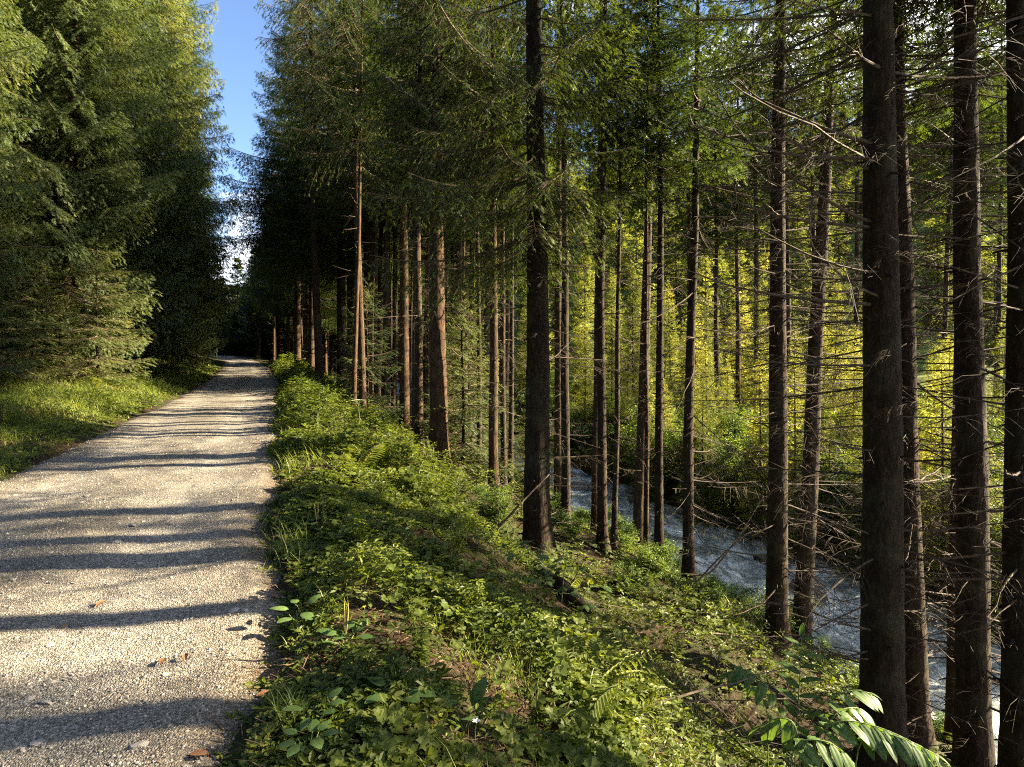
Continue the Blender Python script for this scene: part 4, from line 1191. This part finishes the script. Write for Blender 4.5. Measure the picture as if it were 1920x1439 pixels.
# ------------------------------------------------------------------ shrubs and herbs that can be told apart
M_BUSH = leaf_mat("bush_leaves", (0.045, 0.085, 0.02), (0.10, 0.155, 0.035), (0.19, 0.235, 0.06), (2.0, 2.0, .6), tfac=.42, scale=1.0, fine=12)
def bush_mesh(name, h, w, n, seed, ls):
    r = np.random.default_rng(seed); g = Geo()
    tips = []
    for i in range(9):
        a = r.random() * 6.28; e = np.array([math.cos(a) * w * r.uniform(.3, 1), math.sin(a) * w * r.uniform(.3, 1), h * r.uniform(.55, 1)])
        pts = np.stack([np.zeros(3), e * [.35, .35, .5], e * [.75, .75, .85], e]); pts[1:-1] += r.normal(size=(2, 3)) * .08 * h
        V, T = tube(pts, [.018, .013, .008, .003], 4); g.add(V, T, 1)
        for k in range(9):
            f = r.uniform(.3, 1); b = pts[0] * (1 - f) ** 2 + pts[2] * 2 * f * (1 - f) + e * f * f
            l = r.uniform(.15, .4) * h * .6; d = unit(np.array([r.normal(), r.normal(), r.normal() * .4]))
            V, T = tube(np.stack([b, b + d * l]), [.005, .002], 3); g.add(V, T, 1)
            tips.append((b, d, l))
    m = n // len(tips)
    Pn = np.concatenate([b + d * (l * r.uniform(.15, 1.1, (m, 1))) + r.normal(size=(m, 3)) * .05 * h for b, d, l in tips])
    a = r.random(len(Pn)) * 6.28
    V, T = stamp(*OVATE, Pn, np.stack([np.cos(a), np.sin(a), r.normal(-.25, .4, len(a))], 1), np.stack([r.normal(0, .4, len(a)), r.normal(0, .4, len(a)), np.ones(len(a))], 1), ls * r.uniform(.6, 1.3, len(a)))
    g.add(V, T, 0)
    return g.mesh(name, [M_BUSH, M_TWIGB])
BUSH = [bush_mesh("bush_%d" % k, 1.8, 1.0, 5200, 700 + k, .085) for k in range(3)]
n = 0
while n < 60:
    y = cr_.uniform(8, 42); x = float(xf(np.array([y]))[0]) + cr_.uniform(-.5, 5.0)
    if x / y > .95 or x / y < -.1: continue
    o = link("bush", BUSH[n % 3], None, (x, y, gz(x, y) - .05)); s = cr_.uniform(.6, 1.35); o.scale = (s, s, s * cr_.uniform(.7, 1.1)); o.rotation_euler = (0, 0, cr_.random() * 6.28)
    tag(o, "one of the leafy sunlit bushes along the far bank of the stream", "bush", "bushes along the far bank"); n += 1

for i in range(26):
    y = 8 * (26 / 8) ** cr_.random(); R, B = float(xr(np.array([y]))[0]), float(xb(np.array([y]))[0]); x = R + cr_.uniform(.36, .97) * (B - R)
    if not clear(x, y, .3): continue
    o = link("bush", BUSH[i % 3], None, (x, y, gz(x, y) - .05)); s = cr_.uniform(.2, .48); o.scale = (s * 1.2, s * 1.2, s); o.rotation_euler = (0, 0, cr_.random() * 6.28)
    tag(o, "one of the low leafy shrubs on the shady slope above the near bank", "bush", "low shrubs on the near slope")

for i in range(12):
    y = 7.4 + .75 * i; x = float(xb(np.array([y]))[0]) - cr_.uniform(.05, .5)
    if not clear(x, y, .25): continue
    o = link("bush", BUSH[i % 3], None, (x, y, gz(x, y) - .05)); s = cr_.uniform(.25, .45); o.scale = (s * 1.3, s * 1.3, s); o.rotation_euler = (0, 0, cr_.random() * 6.28)
    tag(o, "one of the low leafy shrubs on the shady slope above the near bank", "bush", "low shrubs on the near slope")

def herb_mesh(name, seed, kind):
    """a tall leafy herb: stems with leaves in pairs"""
    r = np.random.default_rng(seed); g = Geo()
    for i in range(5 if kind == 'nettle' else 7):
        a = r.random() * 6.28; h = r.uniform(.3, .6); lean = r.uniform(.05, .3) if kind == 'nettle' else r.uniform(.4, .9)
        s = np.linspace(0, 1, 7)
        pts = np.stack([np.cos(a) * lean * h * s ** 1.6, np.sin(a) * lean * h * s ** 1.6, h * (s - (.25 * s ** 2.5 if kind == 'fern' else 0))], 1)
        V, T = tube(pts, np.linspace(.004, .0015, 7), 4); g.add(V, T, 1)
        m = 8 if kind == 'nettle' else 13
        for k in range(m):
            f = .2 + .8 * k / (m - 1); b = np.array([np.interp(f, s, pts[:, q]) for q in range(3)])
            if kind == 'nettle':
                aa = k * 1.57 + np.array([0, math.pi]) + a; l = .10 * (1.1 - f * .65); w = l * .9
                D = np.stack([np.cos(aa), np.sin(aa), np.full(2, -.15)], 1)
            else:
                t = np.array([math.cos(a), math.sin(a)]); l = .16 * math.sin(math.pi * min(.96, f * .9 + .05)) + .02; w = l * .42
                D = np.stack([[-t[1] + .35 * t[0], t[0] + .35 * t[1], -.1], [t[1] + .35 * t[0], -t[0] + .35 * t[1], -.1]])
            V, T = stamp(*OVATE, np.stack([b, b]), D, None, l, w, l); g.add(V, T, 0)
    return g.mesh(name, [M_COVER, M_STEM])
HERB = [herb_mesh("herb_%d" % k, 720 + k, 'nettle') for k in range(3)]
FERN = [herb_mesh("fern_%d" % k, 730 + k, 'fern') for k in range(3)]
for i in range(120):
    y = 7 * (36 / 7) ** cr_.random(); e = cr_.uniform(.5, 3.4); x = float(xr(np.array([y]))[0]) + e
    if not clear(x, y, .3): continue
    o = link("tall_herb", (HERB + HERB + FERN)[i % 9], None, (x, y, gz(x, y) - .02)); s = cr_.uniform(.5, 1.15); o.scale = (s, s, s); o.rotation_euler = (0, 0, cr_.random() * 6.28)
    tag(o, "one of the knee-high leafy herbs crowding the verge right of the path", "herb", "tall herbs of the right verge")
for i in range(64):
    y = 2.6 * (8 / 2.6) ** cr_.random(); e = cr_.uniform(.25, 4.6); x = float(xr(np.array([y]))[0]) + e
    if abs(x / y) > .8 or fbm(np.array([x * 1.1 + 9]), np.array([y * 1.1]))[0] < -.12: continue
    o = link("tall_herb", HERB[i % 3], None, (x, y, gz(x, y) - .02)); s = cr_.uniform(.3, .7); o.scale = (s * 1.2, s * 1.2, s); o.rotation_euler = (0, 0, cr_.random() * 6.28)
    tag(o, "one of the small upright herbs sticking out of the clover in the foreground", "herb", "small herbs of the foreground")
for i in range(60):
    y = 7 * (34 / 7) ** cr_.random(); e = cr_.uniform(.8, 6); x = float(xl(np.array([y]))[0]) - e
    o = link("tall_herb", (FERN + HERB)[i % 6], None, (x, y, gz(x, y) - .02)); s = cr_.uniform(.7, 1.5); o.scale = (s, s, s); o.rotation_euler = (0, 0, cr_.random() * 6.28)
    tag(o, "one of the weeds standing in the grass of the left bank", "herb", "weeds of the left bank")

# big veined leaf with a keel and a drooping tip
def broad_leaf(nl=9, nw=4, width=.42, droop=.35, veins=True):
    V, T = [], []
    for i in range(nl):
        s = i / (nl - 1); w = width / 2 * math.sin(math.pi * min(.985, .04 + .96 * s ** .85)) ** .75 if 0 < i < nl - 1 else .004
        for j in range(-nw, nw + 1):
            u = j / nw
            V.append((s, u * w, -droop * s ** 2 + .30 * w * abs(u) - .30 * w * u * u * 1.2 + (.010 * math.cos(u * math.pi * 4) if veins else 0)))
    c = 2 * nw + 1
    for i in range(nl - 1):
        for j in range(2 * nw):
            a = i * c + j; T += [(a, a + 1, a + c + 1), (a, a + c + 1, a + c)]
    return np.array(V), np.array(T)
BROAD = broad_leaf()
def arching_plant(pts, label, size=.15, pairs=9, drop=.5, foot=None):
    """a stem through the given photo points with leaves alternating along it"""
    A = np.array([P(*q) for q in pts])
    if foot is None:
        f = A[0].copy(); f[2] = gz(f[0], f[1]) - .03
        A = np.concatenate([[f], A])
    s = np.linspace(0, 1, len(A)); s2 = np.linspace(0, 1, 18)
    C = np.stack([np.interp(s2, s, A[:, k]) for k in range(3)], 1)
    for _ in range(3): C[1:-1] = (C[:-2] + C[1:-1] * 2 + C[2:]) / 4
    root = link("broadleaf_plant", None, None, tuple(C[0])); root.empty_display_size = .1
    tag(root, label, "plant")
    C = C - C[0]
    g = Geo(); V, T = tube(C, np.linspace(.0045, .002, 18), 6); g.add(V, T, 0)
    link("stem", g.mesh("stem", [M_STEM], True), root)
    g = Geo(); r = np.random.default_rng(int(abs(A[0][0]) * 1000) + pairs)
    for k in range(pairs * 2):
        f = .34 + .64 * k / (pairs * 2 - 1); side = 1 if k % 2 else -1
        b = np.array([np.interp(f, s2, C[:, q]) for q in range(3)])
        t = unit(C[min(17, int(f * 17) + 1)] - C[max(0, int(f * 17) - 1)])
        lat = unit(np.cross(t, [0, 0, 1.0])) * side
        d = unit(t * r.uniform(.45, .75) + lat * r.uniform(.7, 1.0) + np.array([0, 0, -drop * r.uniform(.4, 1.1)]))
        l = size * (1.05 - .5 * abs(f - .6) * 1.6) * r.uniform(.85, 1.12)
        V, T = stamp(*BROAD, b[None], d[None], np.array([[lat[0] * .2 + r.normal() * .1, lat[1] * .2, 1.0]]), l); g.add(V, T, 0)
    V, T = stamp(*BROAD, C[-1:], unit(C[-1] - C[-2])[None], None, size * .6); g.add(V, T, 0)
    link("leaves", g.mesh("leaves", [M_SEAL], True), root)
arching_plant([(1490, 1400, 4.1), (1496, 1330, 4.1), (1500, 1260, 4.15), (1503, 1196, 4.2)], "upright stem of paired leaves rising in front of the straight brown spruce", .16, 7, .15)
arching_plant([(1475, 1345, 4.0), (1440, 1285, 4.0), (1395, 1250, 4.05), (1368, 1262, 4.05)], "arching broad-leaved stem bending to the left above mossy litter", .15, 7, .5)
arching_plant([(1500, 1400, 3.7), (1490, 1350, 3.7), (1455, 1345, 3.75), (1425, 1362, 3.75)], "low broad-leaved stem with large drooping leaves, bending left under the upright one", .19, 4, .9)
arching_plant([(1520, 1390, 3.6), (1570, 1345, 3.6), (1660, 1365, 3.55), (1760, 1418, 3.5)], "long stem arching right across the thickest trunk's foot, many overlapping leaves", .16, 11, .5)
arching_plant([(1510, 1365, 4.0), (1545, 1310, 4.0), (1600, 1292, 4.0), (1632, 1300, 4.0)], "broad-leaved stem reaching right in front of the pale water", .15, 6, .5)
arching_plant([(1540, 1380, 3.7), (1570, 1330, 3.75), (1610, 1325, 3.8), (1628, 1345, 3.8)], "middle broad-leaved stem hanging its leaves before the thickest trunk", .15, 6, .7)
arching_plant([(1600, 1400, 3.6), (1640, 1370, 3.55), (1700, 1385, 3.5), (1745, 1430, 3.45)], "lowest arching stem, its leaves overlapping the long right-hand one", .15, 8, .6)
arching_plant([(1480, 1420, 3.5), (1500, 1385, 3.5), (1560, 1390, 3.45), (1600, 1430, 3.45)], "broad-leaved stem drooping at the bottom under the middle one", .16, 6, .7)
arching_plant([(1440, 1330, 4.2), (1425, 1290, 4.2), (1400, 1285, 4.25)], "small broad-leaved stem behind the left arching one", .10, 5, .5)

def rosette(px, py, label, n=7, size=.13, spikes=0, seed=1, width=.6, path=False, up=.5):
    d = 1.0
    while d < 60:
        q = P(px, py, d)
        if q.z < gz(q.x, q.y): break
        d += .02
    q = P(px, py, d); r = np.random.default_rng(seed)
    root = link("plantain" if spikes else "broadleaf_plant", None, None, (q.x, q.y, gz(q.x, q.y))); root.empty_display_size = .1
    tag(root, label, "plant")
    g = Geo(); B = broad_leaf(8, 3, width, .25)
    a = np.arange(n) * 6.283 / n + r.uniform(-.3, .3, n)
    D = np.stack([np.cos(a), np.sin(a), r.uniform(.2, 1.0, n) * up * 1.4], 1)
    st_ = .05
    V, T = stamp(*B, np.stack([np.cos(a) * st_, np.sin(a) * st_, .04 + r.uniform(0, .06, n)], 1), D, None, size * .72 * r.uniform(.75, 1.2, n)); g.add(V, T, 0)
    for k in range(n):
        V, T = tube(np.array([[0, 0, 0], [math.cos(a[k]) * st_, math.sin(a[k]) * st_, .06]]), [.003, .002], 4); g.add(V, T, 1)
    link("leaves", g.mesh("leaves", [M_SEAL, M_STEM], True), root)
    for k in range(spikes):
        g = Geo(); h = r.uniform(.20, .27); l = r.uniform(-.12, .12, 2)
        s = np.linspace(0, 1, 8)[:, None]
        V, T = tube(np.array([[0, 0, .02]]) + s * np.array([[l[0] * h, l[1] * h, h]]), [.0018] * 4 + [.0035, .004, .0035, .0015], 5); g.add(V, T, 0)
        link("flower_spike", g.mesh("flower_spike", [M_SPIKE]), root)
    return root
M_SPIKE = plain_mat("spike", (.20, .17, .05), (.36, .30, .10), rough=.7)
rosette(648, 1222, "plantain with two tall flower spikes and shadow-striped round leaves beside the path", 8, .13, 3, 5)
rosette(592, 1365, "plantain with pale round leaves just right of the bright grass tuft", 7, .12, 0, 6)
rosette(596, 1000, "bright plantain further up the verge with two short spikes", 7, .13, 2, 7)
rosette(580, 1420, "low round-leaved plantain at the bottom of the verge", 7, .11, 0, 8)
rosette(560, 1175, "shaded plantain rosette at the edge of the gravel", 6, .12, 0, 9)
rosette(870, 1372, "large pale-leaved plant standing out of the clover at the bottom", 6, .15, 0, 10, up=1.3)
rosette(745, 1330, "dim broad-leaved plant in the shaded patch of clover", 6, .15, 0, 11)
rosette(1005, 1215, "upright leafy seedling in the shade right of the clover patch", 6, .11, 0, 12, up=2)

def sapling(px, py, label, h, n, size, seed, lean=(0, 0)):
    d = 1.0
    while d < 60:
        q = P(px, py, d)
        if q.z < gz(q.x, q.y): break
        d += .02
    q = P(px, py, d); r = np.random.default_rng(seed)
    root = link("leafy_sapling", None, None, (q.x, q.y, gz(q.x, q.y) - .02)); root.empty_display_size = .1
    tag(root, label, "sapling")
    s = np.linspace(0, 1, 9); C = np.stack([lean[0] * s ** 1.5, lean[1] * s ** 1.5, h * s], 1)
    g = Geo(); V, T = tube(C, np.linspace(.006, .002, 9), 5); g.add(V, T, 0)
    link("stem", g.mesh("stem", [M_STEM], True), root)
    g = Geo(); B = broad_leaf(8, 3, .5, .2)
    for k in range(n):
        f = .35 + .65 * k / (n - 1); b = np.array([np.interp(f, s, C[:, i]) for i in range(3)]); a = k * 2.4
        dd = np.array([math.cos(a), math.sin(a), r.uniform(-.2, .35)]); l2 = r.uniform(.05, .16)
        e = b + dd * l2
        V, T = tube(np.stack([b, e]), [.002, .001], 3); g.add(V, T, 1)
        for w in (-.9, 0, .9):
            d3 = np.array([math.cos(a + w), math.sin(a + w), r.uniform(-.3, .25)])
            V, T = stamp(*B, e[None], d3[None], np.array([[r.normal() * .25, r.normal() * .25, 1]]), size * r.uniform(.7, 1.1)); g.add(V, T, 0)
    link("leaves", g.mesh("leaves", [M_SEAL, M_STEM], True), root)
sapling(992, 1122, "leafy sapling left of two in front of the thick mid-slope trunk", .48, 7, .10, 1)
sapling(1052, 1150, "leafy sapling right of two in front of the root log, leaves stacked in tiers", .55, 8, .10, 2, (.05, 0))
sapling(1085, 1150, "low leafy sapling beside the slanting root log", .28, 6, .09, 3, (.1, 0))

# single ferns and grasses
def single(me, px, py, s, name, label, cat, rot=0.0):
    o = put_ground(name, me, px, py, s, label, cat, None, False, rot, 0, 0); return o
single(FERN[0], 1110, 1320, .75, "fern", "yellow-green fern frond catching the sun right of the clover patch", "fern", 1.0)
single(FERN[1], 1095, 1385, .75, "fern", "fern in front of the sunlit frond, lower right of the clover", "fern", 2.0)
single(FERN[2], 850, 830, 1.0, "fern", "fern clump at the foot of the broad dark roadside spruce", "fern", 0.3)
single(FERN[0], 1190, 1330, .7, "fern", "shaded fern above the brown bare earth", "fern", 3.0)
single(HERB[0], 1010, 1370, .55, "tall_herb", "nettle-like herb in the sunny clover near the bottom", "herb", 0)
single(HERB[1], 730, 1030, .7, "tall_herb", "upright herb at the dark edge of the clover slope", "herb", 0)
def tuft(px, py, label, n, ln, seed):
    d = 1.0
    while d < 60:
        q = P(px, py, d)
        if q.z < gz(q.x, q.y): break
        d += .02
    q = P(px, py, d); r = np.random.default_rng(seed)
    a = r.random(n) * 6.28; k = r.uniform(.1, .7, n); l = ln * r.uniform(.5, 1.2, n)
    V, T = stamp(*BLADE, np.stack([r.normal(0, .03, n), r.normal(0, .03, n), np.full(n, -.01)], 1), np.stack([np.cos(a) * k, np.sin(a) * k, np.ones(n)], 1), -np.stack([np.cos(a), np.sin(a), -k], 1), l, .004, l)
    o = link("grass_tuft", tri_mesh("grass_tuft", V, T, [M_GRASS]), None, (q.x, q.y, gz(q.x, q.y)))
    return tag(o, label, "grass tuft")
tuft(548, 1368, "bright grass tuft at the edge of the gravel, left of the pale plantain", 110, .16, 1)
tuft(560, 1215, "tiny grass tuft in the shade at the gravel edge", 30, .08, 2)
tuft(850, 1060, "tall thin grass stalks standing against the dark hollow", 16, .42, 3)
tuft(800, 1090, "grass blades curving beside the tall stalks at the dark hollow", 24, .26, 4)
tuft(1120, 1225, "narrow-bladed tuft on the litter below the saplings", 40, .14, 5)
tuft(1530, 1435, "narrow-leaved tuft under the arching broad-leaved plants", 70, .16, 6)
tuft(30, 800, "tall pale grass clump on the left bank at the view's edge", 160, .55, 7)
# white umbel in the verge
q = P(672, 800, 11.5); q.z = gz(q.x, q.y)
um = link("umbel_flower", None, None, q); tag(um, "tall white-green umbel flower standing above the verge herbs", "flower")
g = Geo(); V, T = tube(np.array([[0, 0, 0], [.02, 0, .35], [0, 0, .62]]), [.006, .005, .003], 5); g.add(V, T, 0)
for k in range(12):
    a = k * .5236; e = np.array([math.cos(a) * .10, math.sin(a) * .10, .70]); V, T = tube(np.array([[0, 0, .62], e]), [.002, .0015], 3); g.add(V, T, 0)
link("stem", g.mesh("stem", [M_STEM]), um)
M_UMB = plain_mat("umbel", (.45, .5, .30), (.65, .68, .48), rough=.7)
g = Geo(); a = cr_.random(160) * 6.28; rr = np.sqrt(cr_.random(160)) * .13
V, T = stamp(*LEAFLET, np.stack([np.cos(a) * rr, np.sin(a) * rr, .71 - rr * .15], 1), np.stack([np.cos(a), np.sin(a), .3 + 0 * a], 1), None, .022); g.add(V, T, 0)
link("blossom", g.mesh("blossom", [M_UMB]), um)
# small flowers in the clover
M_YEL = plain_mat("yellow_petal", (.55, .38, .03), (.7, .5, .05), rough=.6)
M_WHT = plain_mat("white_petal", (.6, .58, .6), (.75, .72, .75), rough=.6)
def flower(px, py, label, mat, s, h):
    d = 1.0
    while d < 60:
        q = P(px, py, d)
        if q.z - h < gz(q.x, q.y): break
        d += .02
    q = P(px, py, d); z0 = gz(q.x, q.y)
    r = link("small_flower", None, None, (q.x, q.y, z0)); tag(r, label, "flower")
    g = Geo(); V, T = tube(np.array([[0, 0, 0], [.01, 0, h]]), [.0015, .001], 4); g.add(V, T, 0); link("stem", g.mesh("stem", [M_STEM]), r)
    g = Geo(); a = np.arange(5) * 1.2566
    V, T = stamp(*LEAFLET, np.tile([[.01, 0, h]], (5, 1)), np.stack([np.cos(a), np.sin(a), .4 + 0 * a], 1), None, s); g.add(V, T, 0); link("petals", g.mesh("petals", [mat]), r)
flower(632, 1272, "single yellow flower in the shaded leaves above the grass tuft", M_YEL, .013, .12)
flower(680, 1140, "tiny yellow blossom at the dark edge of the upper clover patch", M_YEL, .012, .14)
flower(888, 1355, "white blossom beside the large pale-leaved plant", M_WHT, .018, .16)
flower(606, 1260, "tiny yellow flower left of the single yellow one", M_YEL, .010, .1)

# ------------------------------------------------------------------ fallen wood
def log_thing(pts, rad, label, name="fallen_log", mat=None, lift=True, seed=1):
    A = np.array([P(*q) for q in pts]); r = np.random.default_rng(seed)
    s = np.linspace(0, 1, len(A)); s2 = np.linspace(0, 1, 22)
    C = np.stack([np.interp(s2, s, A[:, k]) for k in range(3)], 1)
    for _ in range(2): C[1:-1] = (C[:-2] + C[1:-1] * 2 + C[2:]) / 4
    if lift:
        gg = ground(C[:, 0], C[:, 1]); C[:, 2] = gg + rad[0] * .7 + np.linspace(.02, .05, 22)
    o0 = C[0].copy()
    g = Geo(); V, T = tube(C - o0, np.linspace(rad[0], rad[1], 22), 10, True, .06, r); g.add(V, T, 0)
    for k in range(7):
        f = r.uniform(.2, 1); b = np.array([np.interp(f, s2, (C - o0)[:, q]) for q in range(3)]); d = unit(r.normal(size=3) + [0, 0, .5])
        V, T = tube(np.stack([b, b + d * r.uniform(.08, .3)]), [.008, .002], 4); g.add(V, T, 0)
    return tag(link(name, g.mesh(name, [mat or M_BARK], True), None, tuple(o0)), label, "log" if name == "fallen_log" else "branch")
def ground_hit(px, py):
    d = 1.0
    while d < 60:
        q = P(px, py, d)
        if q.z < gz(q.x, q.y): return d
        d += .02
    return 10
def onground(*pp): return [(a, b, ground_hit(a, b)) for a, b in pp]
log_thing(onground((965, 1045), (1010, 1085), (1060, 1130), (1110, 1165)), (.09, .05), "dark slanting root log leaning at the foot of the thick mid-slope trunk", seed=3)
log_thing(onground((1205, 1325), (1250, 1350), (1300, 1378), (1335, 1400)), (.035, .026), "dark fallen log pointing down to the right above bare brown earth", seed=4)
log_thing(onground((1255, 1375), (1300, 1385), (1345, 1395), (1420, 1420), (1500, 1432)), (.022, .012), "long thin fallen pole crossing below the arching plants", seed=5)
log_thing(onground((1118, 1252), (1160, 1250), (1195, 1248)), (.026, .02), "short mossy log lying level behind the fern frond", seed=6)
log_thing(onground((1325, 1275), (1355, 1292), (1380, 1305)), (.03, .022), "short dark log pointing at the left arching plant", seed=7)
log_thing(onground((1010, 1345), (1040, 1375), (1060, 1390)), (.016, .012), "red-brown rotten stick in the clover near the bottom", "fallen_branch", M_TWIGB, seed=8)
log_thing([(1250, 1075, 11.0), (1330, 1080, 11.2), (1390, 1000, 11.5), (1432, 930, 11.8)], (.022, .006), "bent dead sapling slanting up right from the foot of the slender leaning spruce", "dead_sapling", M_TWIG, False, 9)
log_thing([(1290, 1110, 10.8), (1345, 1050, 11.0), (1400, 1000, 11.2), (1440, 990, 11.4)], (.020, .005), "lower dead sapling reaching over the water beside the slender leaning spruce", "dead_sapling", M_TWIG, False, 10)
log_thing([(850, 1060, 8.0), (925, 1000, 8.2), (985, 935, 8.5), (1030, 890, 8.8)], (.020, .008), "dead pole leaning against the thick mid-slope trunk from the left", "dead_sapling", M_TWIG, False, 11)
log_thing([(180, 575, 11.0), (130, 552, 11.0), (110, 532, 11.0), (20, 530, 11.0)], (.012, .005), "bleached broken branch caught in the young spruce on the left bank", "broken_branch", M_TWIG, False, 12)
for i in range(16):                                # tangle in the hollow by the thick trunk
    x = .2 + cr_.normal(0, .8); y = 8.4 + cr_.normal(0, .7)
    o = link("fallen_branch", DEAD[3 + i % 6][1], None, (x, y, gz(x, y) + .1)); o.rotation_euler = (cr_.uniform(-.5, .5), cr_.uniform(-.9, .5), cr_.random() * 6.28); s = cr_.uniform(.5, .9); o.scale = (s, s, s)
    tag(o, "one of the dry branches tangled in the hollow at the thick mid-slope trunk", "branch", "dry branches tangled at the thick trunk")
for i in range(130):
    y = 3.2 * 5 ** cr_.random(); t = cr_.uniform(.24, .9)
    R, B = float(xr(np.array([y]))[0]), float(xb(np.array([y]))[0]); x = R + t * (B - R)
    L_, me = DEAD[cr_.integers(len(DEAD) - 2)]
    o = link("fallen_branch", me, None, (x, y, gz(x, y) + .06)); o.rotation_euler = (cr_.uniform(-.4, .4), cr_.uniform(0, .45), cr_.uniform(-.9, .9)); s = cr_.uniform(.5, 1.0); o.scale = (s, s, s)
    tag(o, "one of the dry twiggy branches fallen on the slope between path and stream", "branch", "dry branches fallen on the slope")
